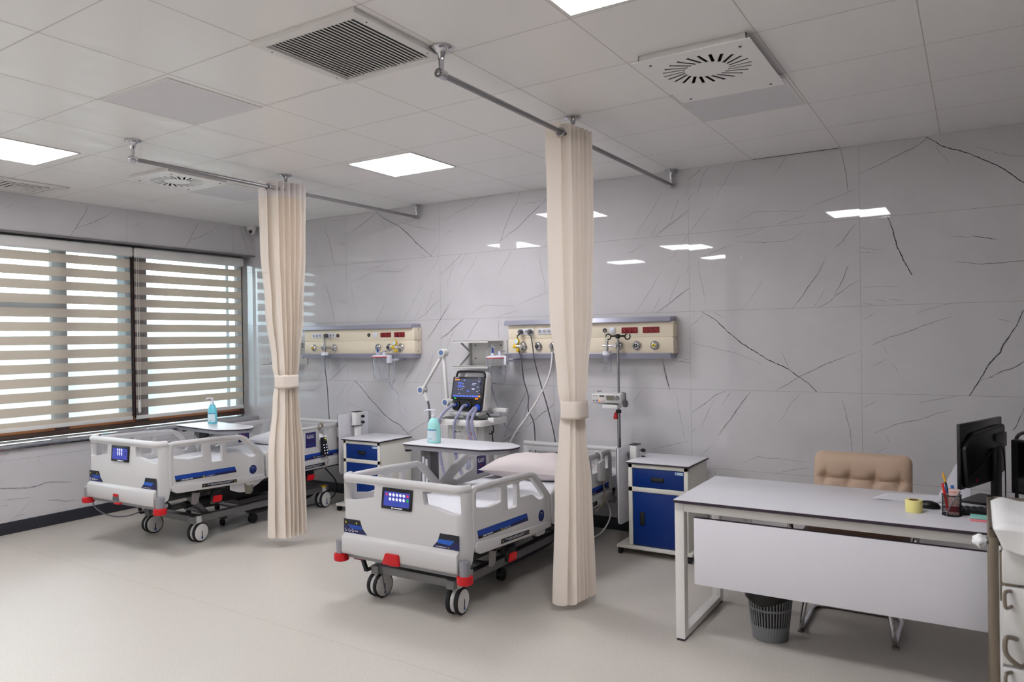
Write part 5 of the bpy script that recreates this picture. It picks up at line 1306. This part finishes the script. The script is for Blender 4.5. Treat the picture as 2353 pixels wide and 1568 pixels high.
# ---------------------------------------------------------------- bedside cabinets with fold-down tray
def cabinet(dx, tray_dz, label):
    t = thing('bedside_cabinet', label, 'bedside cabinet', (4.97+dx, -.4, 0), group='white and blue bedside cabinets')
    x0, x1, y0, y1 = 4.748+dx, 5.192+dx, -.605, -.175
    mb = MB(); mb.box(x0, y0+.018, .075, x1, y1, .662, .004)
    for a, b, c, d in ((x0, .075, x0+.03, .662), (x1-.03, .075, x1, .662), (x0, .634, x1, .662), (x0, .464, x1, .497)): mb.box(a, y0, b, c, y0+.02, d, .002)
    obj('body', mb, 'cab_white', t)
    mb = MB(); mb.box(x0-.012, y0-.012, .672, x1+.012, y1+.005, .678, .0015); mb.mi = 1; mb.box(x0-.012, y0-.012, .662, x1+.012, y1+.005, .672); obj('top_board', mb, ['laminate_white', 'edge_dark'], t)
    f = FRONT(y0+.004)
    dr = obj('drawer', MB().box(x0+.032, y0+.004, .499, x1-.032, y0+.02, .632, .002), 'cab_blue', t)
    mb = MB(); mb.box(4.921+dx, y0-.002, .543, 5.017+dx, y0+.006, .576, .004); mb.mi = 1; mb.box(4.93+dx, y0-.004, .549, 5.008+dx, y0+.002, .566, .002); obj('handle', mb, ['black_plastic', 'dark_metal'], dr)
    mb = MB(); mb.plate(rect(x1-.095, .606, x1-.037, .624), .0006, f); mb.mi = 1; mb.poly(circ(x1-.085, .615, .006, 12), f, .0012); mb.mi = 2; mark_line(mb, f, x1-.075, x1-.042, .613, .004, 2, c=.0012, seed=70); obj('sticker', mb, ['bottle_label', 'connector_blue', 'label_teal'], dr)
    do = obj('door', MB().box(x0+.032, y0+.004, .080, x1-.032, y0+.02, .462, .002), 'cab_blue', t)
    mb = MB(); mb.box(x0+.085, y0-.002, .225, x0+.122, y0+.006, .32, .004); mb.mi = 1; mb.box(x0+.092, y0-.004, .235, x0+.11, y0+.002, .31, .002); obj('handle', mb, ['black_plastic', 'dark_metal'], do)
    mb = MB(); mb.box(x0-.09, y0-.02, .050, x1+.03, y1+.01, .073, .004); obj('base_board', mb, 'cab_white', t)
    for x in (x0-.07, x1+.005):
        for y in (y0+.01, y1-.03):
            m = MB(); m.cyl((x-.011, y, .0245), (x+.011, y, .0245), .0245); m.box(x-.015, y-.018, .03, x+.015, y+.014, .05, .005); obj('caster', m, 'rubber', t)
    # folded tray on its column
    z0, z1 = .19+tray_dz, .755+tray_dz
    xt = 4.642+dx
    mb = MB(); mb.plate(fillet([(-.56, z0), (-.17, z0), (-.17, z1), (-.56, z1)], [.045, .045, .004, .004]), .012, Fr((xt, 0, 0), (0, 1, 0), (0, 0, 1)))
    mb.mi = 1; mb.plate(fillet([(-.561, z0-.001), (-.169, z0-.001), (-.169, z1+.001), (-.561, z1+.001)], [.045, .045, .004, .004]), .005, Fr((xt-.005, 0, 0), (0, 1, 0), (0, 0, 1)))
    tr = obj('folding_tray', mb, ['laminate_white', 'edge_dark'], t)
    mb = MB(); mb.bar((xt+.02, -.30, z0+.02), (xt+.02, -.30, z1-.05), .006, .02, (1, 0, 0)); mb.box(xt+.012, -.40, z1-.075, xt+.06, -.36, z1-.045, .004); mb.box(xt+.012, -.27, z0+.0, xt+.04, -.24, z0+.03, .003); obj('hinge', mb, 'alu', tr)
    mb = MB(); mb.box(xt+.045, -.43, z1-.115, xt+.098, -.34, z1+.012, .004); mb.mi = 1; mb.box(xt+.043, -.432, z1+.012, xt+.1, -.338, z1+.017); mb.box(xt+.043, -.432, z1-.12, xt+.1, -.338, z1-.115)
    mb.mi = 0; mb.box(xt+.055, -.41, .074, xt+.092, -.35, z1-.10, .004)
    obj('tray_column', mb, ['vent_white', 'edge_dark'], t)
    mb = MB()
    for y, z in ((-.36, z1-.03), (-.36, z1-.085)): mb.lathe([(.004, 0), (.004, .015), (.013, .018), (.015, .03), (.011, .045)], (xt+.098, y, z), (1, -.15, 0), 14)
    obj('clamp_knob', mb, 'black_plastic', t)
    return t
cabinet(0, 0, 'white bedside cabinet with blue drawer and door, between the right bed and the desk')
cabinet(-2.822, .135, 'white bedside cabinet with blue drawer fronts standing between the two beds')
# ---------------------------------------------------------------- desk
DZ = .738; dx0, dx1, dyf, dyb = 5.56, 7.36, -1.925, -1.19
t = thing('desk', 'white office desk with open leg frames and a modesty panel', 'desk', ((dx0+dx1)/2, (dyf+dyb)/2, 0))
mb = MB(); mb.box(dx0, dyf, DZ-.004, dx1, dyb, DZ, .0015); mb.mi = 1; mb.box(dx0, dyf, DZ-.018, dx1, dyb, DZ-.004); obj('desk_top', mb, ['laminate_white', 'edge_dark'], t)
for x in (dx0-.005, dx1-.06):
    mb = MB()
    mb.plate([(dyf+.03, .012), (dyb-.02, .012), (dyb-.02, DZ-.022), (dyf+.03, DZ-.022)], .048, RIGHT(x), [[(dyf+.085, .045), (dyb-.075, .045), (dyb-.075, DZ-.066), (dyf+.085, DZ-.066)]], bev=.002)
    mb.mi = 1
    for y in (dyf+.055, dyb-.045): mb.box(x+.004, y-.024, .0, x+.044, y+.024, .012)
    obj('leg_frame', mb, ['white_metal', 'edge_dark'], t)
mb = MB()
for y in (dyf+.032, dyb-.068): mb.box(dx0+.04, y, DZ-.066, dx1-.05, y+.045, DZ-.022, .002)
obj('top_rail', mb, 'white_metal', t)
mb = MB(); mb.box(5.655, dyf+.034, .305, dx1-.15, dyf+.050, .645, .001); mb.mi = 1; mb.box(5.655, dyf+.034, .645, dx1-.15, dyf+.051, .648); mb.mi = 0
obj('modesty_panel', mb, ['laminate_white', 'edge_dark'], t)
# ---------------------------------------------------------------- cantilever chair
t = thing('office_chair', 'beige tufted cantilever chair with chrome frame behind the desk', 'chair', (6.31, -1.15, 0))
cxx = 6.312
def cushion(mb, w, h, th, fr, btn, seed, rr=.05):
    n, m_ = 56, 44
    def f(sg):
        def g(u, v):
            a, b = (u-.5)*w, (v-.5)*h
            k = 1-max(abs(u-.5)*2, 0)**10; q = 1-abs(v-.5)**10*1024
            A, B = abs(u-.5)*2, abs(v-.5)*2
            e = max(0, 1-A**7)**.5*max(0, 1-B**7)**.5
            d = 0
            if sg > 0:
                for p, s in btn:
                    r2 = ((a-p)/.035)**2+((b-s)/.028)**2; d -= .026*math.exp(-r2)
                    d -= .012*math.exp(-((b-s)/.008)**2)*math.exp(-((a-p)/.10)**6)*.8
                    d -= .014*math.exp(-((a-p-.18*(b-s))/.007)**2)*math.exp(-((b-s)/.055)**2)
            # rounded corners
            cr = rr; ax, bx = max(0, abs(a)-(w/2-cr)), max(0, abs(b)-(h/2-cr)); L = math.hypot(ax, bx)
            if L > cr and L > 0: s = cr/L; a = math.copysign(w/2-cr+ax*s, a); b = math.copysign(h/2-cr+bx*s, b)
            return fr.p(a, b, sg*th/2*e+d*e)
        return g
    mb.grid(f(1), n, m_); mb.grid(f(-1), n, m_, flip=True)
bt = [(x, z) for z in (.075, -.075) for x in (-.20, -.068, .068, .20)]
th = math.radians(8)
mb = MB(); cushion(mb, .53, .46, .10, Fr((cxx, -.80, .64), (1, 0, 0), (0, math.sin(th), math.cos(th))), bt, 1); obj('backrest', mb, 'leather', t, ang=75)
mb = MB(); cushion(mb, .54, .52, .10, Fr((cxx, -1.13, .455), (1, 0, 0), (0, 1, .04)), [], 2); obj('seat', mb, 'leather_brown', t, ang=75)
r = .0135
for s in (-1, 1):
    mb = MB(); x = cxx+s*.224
    pts = [(cxx+s*.10, -1.025, r), (x-s*.05, -1.03, r), (x, -1.09, r), (x, -1.25, r), (x, -1.42, r+.002), (x-s*.004, -1.462, .03), (x-s*.012, -1.47, .10), (x-s*.045, -1.44, .30), (x-s*.06, -1.40, .385), (x-s*.06, -1.33, .402), (x-s*.06, -.92, .40)]
    if s < 0: pts = [(cxx, -1.025, r)]+pts[1:]
    else: pts = [(cxx, -1.025, r)]+pts[1:]
    mb.tube(pts, r, 12, n=6); obj('tube_frame', mb, 'chrome', t)
    mb = MB(); mb.box(x-.016, -1.475, .0, x+.016, -1.44, .008, .003); obj('glide', mb, 'holder_grey', t)
    mb = MB(); mb.tube([(cxx+s*.29, -.80, .62), (cxx+s*.325, -.95, .655), (cxx+s*.325, -1.18, .655), (cxx+s*.32, -1.27, .62), (cxx+s*.30, -1.27, .45), (cxx+s*.26, -1.22, .42)], .016, 10, n=5); obj('armrest_frame', mb, 'chrome', t)
    mb = MB(); mb.box(cxx+s*.325-.026, -1.20, .655, cxx+s*.325+.026, -.92, .69, .012, 3); obj('armrest_pad', mb, 'leather', t)
# ---------------------------------------------------------------- waste bin
bx, by = 5.965, -1.615
t = thing('waste_bin', 'grey slotted waste bin with black liner under the desk', 'waste bin', (bx, by, 0))
mb = MB(); n = 44; hh = .285
rad = lambda z: .088+.030*z/hh
def ring(z): return [V((bx+rad(z)*math.cos(2*math.pi*k/(n*2)), by+rad(z)*math.sin(2*math.pi*k/(n*2)), z)) for k in range(n*2)]
zs = [0, .078, .158, .170, .25, hh]; rings = [ring(z) for z in zs]
vs = [p for rg in rings for p in rg]; fs = []
N2 = n*2
for i in range(5):
    for k in range(N2):
        if i in (1, 3) and k % 2 == 0: continue
        fs.append([i*N2+k, i*N2+(k+1) % N2, (i+1)*N2+(k+1) % N2, (i+1)*N2+k])
fs.append(list(range(N2))[::-1]); mb.add(vs, fs); mb.torus((bx, by, hh), rad(hh)+.002, .004)
obj('basket', mb, 'bin_grey', t, solid=.003, ang=60)
mb = MB()
def bag(u, v):
    a = 2*math.pi*u; z = .012+(hh+.012-.012)*min(1, v/.7)
    rr = rad(min(z, hh))-.009+noise.noise((math.cos(a)*3, math.sin(a)*3, v*6))*.004
    if v > .7: k = (v-.7)/.3; rr = rad(hh)+.011+.004*noise.noise((math.cos(a)*4, math.sin(a)*4, 2)); z = hh+.010-k*(.055+.045*math.exp(-((a-4.6)/.9)**2)+.012*noise.noise((math.cos(a)*3, math.sin(a)*3, 7)))
    return V((bx+rr*math.cos(a), by+rr*math.sin(a), z))
mb.grid(bag, 64, 30, wrap=True); obj('bin_liner', mb, 'bag_black', t, ang=80)
# ---------------------------------------------------------------- small things on the desk
z = DZ
t = thing('tape_roll', 'pale yellow roll of tape standing on the desk near the mouse', 'tape', (6.637, -1.66, z))
mb = MB(); mb.lathe([(.022, 0), (.035, 0), (.036, .002), (.036, .054), (.035, .056), (.022, .056), (.022, 0)], (6.637, -1.66, z+.0005), seg=36, cap=False); obj('tape', mb, 'tape_yellow', t)
mb = MB(); mb.lathe([(.0185, 0), (.0215, 0), (.0215, .056), (.0185, .056), (.0185, 0)], (6.637, -1.66, z+.0005), seg=30, cap=False); obj('core', mb, 'cardboard', t)
t = thing('computer_mouse', 'black computer mouse behind the tape roll on the desk', 'computer mouse', (6.69, -1.54, z))
mb = MB()
def ms(u, v): a, b = 2*math.pi*u, v*math.pi/2; return V((6.69+.052*math.cos(a)*math.cos(b), -1.54+.031*math.sin(a)*math.cos(b)**.8, z+.001+.034*math.sin(b)**.8))
mb.grid(ms, 28, 10, wrap=True); obj('shell', mb, 'black_plastic', t)
mb = MB(); mb.tube([(6.735, -1.53, z+.008), (6.755, -1.50, z+.004), (6.80, -1.47, z+.004), (6.88, -1.475, z+.004), (6.96, -1.47, z+.004)], .002, 6, n=6); obj('cord', mb, 'cable_black', t)
t = thing('keyboard', 'black computer keyboard lying on the desk behind the pen cup', 'keyboard', (6.965, -1.555, z), math.radians(6))
mb = MB(); mb.box(-.185, -.06, .0005, .185, .06, .018, .004); obj('case', mb, 'black_plastic', t, local=True)
mb = MB()
for i in range(5):
    for k in range(13): mb.box(-.176+k*.0272, -.055+i*.0225, .017, -.176+k*.0272+.022, -.055+i*.0225+.018, .0225, .002)
obj('keys', mb, 'rubber', t, local=True)
# mesh pen cup
pcx, pcy = 6.79, -1.655
t = thing('pen_cup', 'black wire mesh pen cup on the desk', 'pen cup', (pcx, pcy, z))
mb = MB(); R_ = .0385; hgt = .094
for zz in (.002, hgt): mb.torus((pcx, pcy, z+zz), R_, .0026)
nn = 40
for k in range(nn):
    for s in (1, -1):
        a0 = 2*math.pi*k/nn; P_ = [(pcx+R_*math.cos(a0+s*j*.12), pcy+R_*math.sin(a0+s*j*.12), z+hgt*j/6) for j in range(7)]
        mb.tube(P_, .0006, 4, caps=False)
obj('mesh_wall', mb, 'mesh_black', t)
mb = MB(); mb.cyl((pcx, pcy, z+.0005), (pcx, pcy, z+.003), R_); obj('bottom', mb, 'mesh_black', t)
def pen(label, p0, p1, r, m, tipm, cat='pen', name='pen', tip=.12):
    t = thing(name, label, cat, p0, group='pens in the wire cup')
    p0, p1 = V(p0), V(p1); d = p1-p0
    mb = MB(); mb.cyl(p0+d*.0, p1-d*tip, r, seg=12); obj('barrel', mb, m, t)
    mb = MB(); mb.cyl(p1-d*tip, p1, r*1.15, r*.9, seg=12); obj('cap', mb, tipm, t)
pen('red pen in the wire mesh cup', (pcx-.012, pcy-.004, z+.006), (pcx-.036, pcy-.006, z+.145), .0055, 'pen_red', 'pen_red', tip=.4)
pen('black pencil with a yellow end sticking out of the wire mesh cup', (pcx+.008, pcy+.016, z+.006), (pcx-.034, pcy+.02, z+.188), .0042, 'pen_black', 'pencil_yellow', 'pencil', 'pencil', .22)
pen('blue and white pen in the wire mesh cup beside the red pen', (pcx-.012, pcy+.012, z+.006), (pcx-.023, pcy+.012, z+.13), .005, 'socket_white', 'pen_blue', tip=.25)
pen('pen with blue cap at the back of the wire mesh cup', (pcx+.006, pcy+.026, z+.006), (pcx+.002, pcy+.032, z+.133), .007, 'pen_blue', 'pen_blue')
t = thing('small_box', 'pink patterned small box with red foot standing in the pen cup', 'box', (pcx+.008, pcy-.006, z+.004))
bf = MB(); bf.box(pcx-.012, pcy-.016, z+.004, pcx+.030, pcy+.006, z+.122, .002); obj('carton', bf, 'box_pattern', t)
mb = MB(); f = FRONT(pcy-.0163); mb.poly(rect(pcx-.012, z+.018, pcx+.030, z+.045), f, .0004); R = random.Random(4)
for k in range(26): mb.poly(circ(pcx-.009+R.uniform(0, .036), z+.048+R.uniform(0, .05), R.uniform(.001, .0026), 7), f, .0005)
mb.mi = 1; mark_line(mb, f, pcx+.0, pcx+.025, z+.108, .003, 1, c=.0005, seed=80); mb.poly([(pcx-.008, z+.104), (pcx-.003, z+.11), (pcx-.006, z+.114)], f, .0005)
obj('print', mb, ['maroon', 'red'], t)
t = tag(obj('lanyard', MB().tube([(pcx+.034, pcy-.02, z+.115), (pcx+.02, pcy-.045, z+.09), (pcx-.005, pcy-.046, z+.05), (pcx-.02, pcy-.044, z+.006)], .003, 8, n=5), 'cable_grey'), 'dark strap hanging over the rim of the wire pen cup', 'strap')
for k, (m, lb, zz) in enumerate((('paper_pink', 'pink sticky note pad under the turquoise one on the desk', 0), ('paper_teal', 'turquoise sticky note pad on top of the pink one on the desk', .008))):
    t = tag(obj('sticky_note_pad', MB().box(6.862, -1.74+k*.012, z+.0004+zz, 6.945, -1.665+k*.01, z+.0075+zz, .001), m), lb, 'sticky notes', 'sticky note pads')
t = tag(obj('paper_sheet', MB().grid(lambda u, v: V((6.44+.30*u+.05*v, -1.46+.21*v+.06*u, z+.001+.006*max(0, .35-u)**2*8*(1-v)+.0012*math.sin(u*9))), 14, 10), 'paper', solid=.0006), 'loose white paper sheet lying on the desk', 'paper')
# monitor seen from behind
A0, A1 = V((6.828, -1.56, 0)), V((7.002, -1.09, 0)); e = (A1-A0).normalized(); L = (A1-A0).length
rzm = math.atan2(e.y, e.x)+math.pi
t = thing('monitor', 'black computer monitor seen from behind on the desk', 'monitor', (6.95, -1.30, z), rzm)
rm = Matrix.Rotation(-rzm, 3, 'Z'); ob = rm @ (A1-V((6.95, -1.30, 0))); ox, oy = ob.x, ob.y
mb = MB(); mb.box(ox, oy-.020, .10, ox+L, oy-.002, .408, .004); obj('screen_frame', mb, 'screen_bezel', t, local=True)
mb = MB(); mb.box(ox+.008, oy-.0215, .112, ox+L-.008, oy-.0195, .40); obj('screen', mb, 'screen_black', t, local=True)
def backp(o, y0, t_): 
    m = MB(); m.plate([(-a, b) for a, b in o], t_, Fr((0, y0, 0), (-1, 0, 0), (0, 0, 1)), bev=.006); return m
BO = fillet([(ox+.01, .14), (ox+.20, .105), (ox+L-.03, .105), (ox+L-.005, .30), (ox+L-.10, .36), (ox+.02, .375)], .02)
obj('back_shell', backp(BO, oy-.003, .022), 'black_plastic', t, local=True)
mb = backp(fillet([(ox+.01, .26), (ox+.16, .30), (ox+.17, .335), (ox+.01, .335)], .01), oy+.018, .006); obj('vent_recess', mb, 'screen_black', t, local=True)
mb = MB(); mb.box(ox+.14, oy+.016, .02, ox+.21, oy+.045, .27, .006); mb.plate(fillet([(ox+.05, oy-.09), (ox+.30, oy-.09), (ox+.28, oy+.06), (ox+.07, oy+.06)], .03), .012, TOP(.0005)) ; obj('stand', mb, 'black_plastic', t, local=True)
mb = MB(); mb.cyl((ox+L-.125, oy+.0185, .135), (ox+L-.125, oy+.0215, .135), .007); obj('red_logo', mb, 'red', t, local=True)
mb = MB(); mb.tube([(ox+L-.05, oy+.024, .16), (ox+L-.16, oy+.026, .20), (ox+.24, oy+.03, .25), (ox+.17, oy+.05, .28), (ox+.12, oy+.05, .20), (ox+.12, oy+.052, .02)], .003, 6, n=5); obj('cable', mb, 'cable_black', t, local=True)
# second display, front side black
t = thing('display_screen', 'second black display standing at the right edge behind the steel trolley', 'monitor', (7.21, -1.36, z), math.radians(-32))
mb = MB(); mb.box(-.20, -.02, .055, .34, .02, .315, .006); mb.box(.06, .02, .01, .12, .05, .2, .006); mb.box(-.02, -.05, .0005, .20, .10, .012, .004); obj('case', mb, 'black_plastic', t, local=True)
mb = MB(); mb.box(-.165, -.0215, .07, .325, -.0195, .305); obj('screen', mb, 'screen_black', t, local=True)
t = tag(obj('cable_loop', MB().tube([(7.055, -1.2, z+.008), (7.055, -1.2, .95), (7.055, -1.2, 1.045), (7.08, -1.2, 1.078), (7.105, -1.2, 1.07), (7.125, -1.2, 1.02), (7.14, -1.2, .9), (7.15, -1.2, z+.008)], .008, 8, n=6), 'cable_black'), 'thick black cable loop rising behind the two monitors', 'cable')
# white leaning document holder
t = tag(obj('document_stand', MB().plate([(6.72, z+.001), (6.86, z+.001), (6.86, z+.17), (6.80, z+.17)], .006, FRONT(-1.22)), 'paper'), 'white leaning document board behind the black monitor', 'document holder')
# ---------------------------------------------------------------- steel trolley in the right foreground
t = thing('instrument_trolley', 'stainless steel trolley with drawers at the right foreground edge', 'medical trolley', (7.2, -2.3, 0))
TX0, TX1, TYF, TYB, TZ = 6.922, 7.47, -2.60, -1.99, .905
for x in (TX0, TX1-.028):
    for y in (TYF, TYB-.028):
        mb = MB(); mb.box(x, y, .10, x+.028, y+.028, TZ, .003); obj('post', mb, 'brushed_steel', t)
        m = MB(); m.cyl((x+.002, y+.014, .045), (x+.026, y+.014, .045), .045); m.cyl((x+.014, y+.014, .05), (x+.014, y+.014, .10), .012); obj('caster', m, 'rubber', t)
mb = MB()
for x in (TX0, TX1-.02): mb.box(x, TYF, TZ-.03, x+.02, TYB, TZ+.0, .002)
for y in (TYF, TYB-.02): mb.box(TX0, y, TZ-.03, TX1, y+.02, TZ, .002)
obj('top_rail', mb, 'brushed_steel', t)
mb = MB(); mb.box(TX0+.02, TYF+.02, TZ-.06, TX1-.02, TYB-.02, TZ-.05, .002); mb.box(TX0+.02, TYF+.02, .16, TX1-.02, TYB-.02, .17, .002); obj('shelf', mb, 'brushed_steel', t)
mb = MB(); mb.box(TX0+.03, TYF+.006, .66, TX0+.085, TYF+.03, .83, .003); obj('bracket_plate', mb, 'brushed_steel', t)
for k, (z0, z1) in enumerate(((.18, .44), (.45, .715), (.725, .84))):
    mb = MB(); mb.box(TX0+.036, TYF-.004, z0, TX1-.04, TYB-.05, z1, .006); dr = obj('drawer', mb, 'pump_white', t)
    if k == 2: continue
    mb = MB(); zz = z1-.012
    mb.tube([(TX0+.060, TYF-.004, zz), (TX0+.044, TYF-.030, zz), (TX0+.042, TYF-.036, zz-.025), (TX0+.046, TYF-.030, zz-.052), (TX0+.062, TYF-.004, zz-.052)], .006, 8, n=5); obj('handle', mb, 'brushed_steel', dr)
    if k != 1: continue
    mb = MB(); mb.tube([(TX0+.075, TYF-.004, zz-.16), (TX0+.045, TYF-.04, zz-.15), (TX0+.045, TYF-.05, zz-.20), (TX0+.085, TYF-.045, zz-.235), (TX0+.11, TYF-.004, zz-.225)], .008, 8, n=5); obj('handle', mb, 'brushed_steel', dr)
# white cloth laid over the trolley
mb = MB()
def cl(u, v):
    x0 = TX0+.012+.03*max(0, v-.42)*1.5
    x = x0+(TX1+.02-x0)*u
    if v < .42: y = TYB-.12+(TYF-.012-TYB+.12)*(v/.42); zz = TZ+.016+.010*noise.noise((x*9, y*9, 1))+.006*math.sin(x*22)
    else: k = (v-.42)/.58; y = TYF-.020-.012*k-.010*math.sin(x*24+1)*k; zz = TZ+.006-(.075+.03*noise.noise((x*7, 1, 4)))*k
    y += .006*noise.noise((x*12, zz*5, 3))
    if u < .06 and v < .42: zz -= .02*(1-u/.06)
    return V((x, y, zz))
mb.grid(cl, 40, 44); t = tag(obj('cover_cloth', mb, 'cloth_white', solid=.002, ang=80), 'white cloth draped over the front of the steel trolley', 'cloth')
mb = MB()
def ts(u, v):
    a, b = 2*math.pi*u, math.pi*(v-.5); n_ = 1+.45*noise.noise((math.cos(a)*math.cos(b)*2.5, math.sin(a)*math.cos(b)*2.5, math.sin(b)*2.5))
    return V((TX0-.022+.026*math.cos(a)*math.cos(b)*n_, TYF+.07+.04*math.sin(a)*math.cos(b)*n_, TZ-.062+.020*math.sin(b)*n_))
mb.grid(ts, 24, 14, wrap=True); t = tag(obj('tissue', mb, 'cloth_white', ang=80), 'crumpled white tissue tucked at the trolley post over the desk edge', 'tissue')
# ---------------------------------------------------------------- daylight, camera, view
w = bpy.data.worlds.new('World'); SC.world = w; w.use_nodes = True
nt = w.node_tree; bg = nt.nodes['Background']
tc = nt.nodes.new('ShaderNodeTexCoord'); sp = nt.nodes.new('ShaderNodeSeparateXYZ'); nt.links.new(tc.outputs['Generated'], sp.inputs[0])
rp = nt.nodes.new('ShaderNodeValToRGB'); e = rp.color_ramp.elements
mr = nt.nodes.new('ShaderNodeMapRange'); mr.inputs[1].default_value = -1; mr.inputs[2].default_value = 1
nz = nt.nodes.new('ShaderNodeTexNoise'); nz.inputs['Scale'].default_value = 22; nz.inputs['Detail'].default_value = 6
ad = nt.nodes.new('ShaderNodeMath'); ad.operation = 'MULTIPLY_ADD'; ad.inputs[1].default_value = .05
nt.links.new(tc.outputs['Generated'], nz.inputs['Vector']); nt.links.new(nz.outputs['Fac'], ad.inputs[0]); nt.links.new(sp.outputs[2], ad.inputs[2])
nt.links.new(ad.outputs[0], mr.inputs[0]); nt.links.new(mr.outputs[0], rp.inputs['Fac'])
e[0].position = 0; e[0].color = (.12, .15, .15, 1)
e[1].position = 1; e[1].color = (.86, .95, 1, 1)
for p, c in ((.44, (.13, .16, .17, 1)), (.49, (.13, .175, .19, 1)), (.510, (.15, .21, .23, 1)), (.524, (.70, .86, .95, 1)), (.56, (.95, 1, 1, 1))):
    x = e.new(p); x.color = c
nt.links.new(rp.outputs[0], bg.inputs[0]); bg.inputs[1].default_value = SKY
cam = bpy.data.cameras.new('camera'); co = bpy.data.objects.new('camera', cam); COL.objects.link(co)
cam.sensor_fit = 'HORIZONTAL'; cam.sensor_width = 36; cam.lens = FPX/IW*36; cam.clip_start = .05; cam.clip_end = 200
mt = Matrix((_R, _U, -_F)).transposed().to_4x4(); mt.translation = CAM; co.matrix_world = mt
cam.dof.use_dof = True; cam.dof.focus_distance = 5.2; cam.dof.aperture_fstop = 3.2
SC.camera = co
vs = SC.view_settings; vs.view_transform = 'Standard'; vs.look = 'None'; vs.exposure = EXPO; vs.gamma = 1; vs.use_curve_mapping = False
SC.cycles.max_bounces = 8; SC.cycles.diffuse_bounces = 4; SC.cycles.glossy_bounces = 4; SC.cycles.transparent_max_bounces = 16; SC.cycles.transmission_bounces = 6
SC.cycles.use_denoising = True; SC.cycles.sample_clamp_indirect = 6; SC.cycles.caustics_reflective = False; SC.cycles.caustics_refractive = False
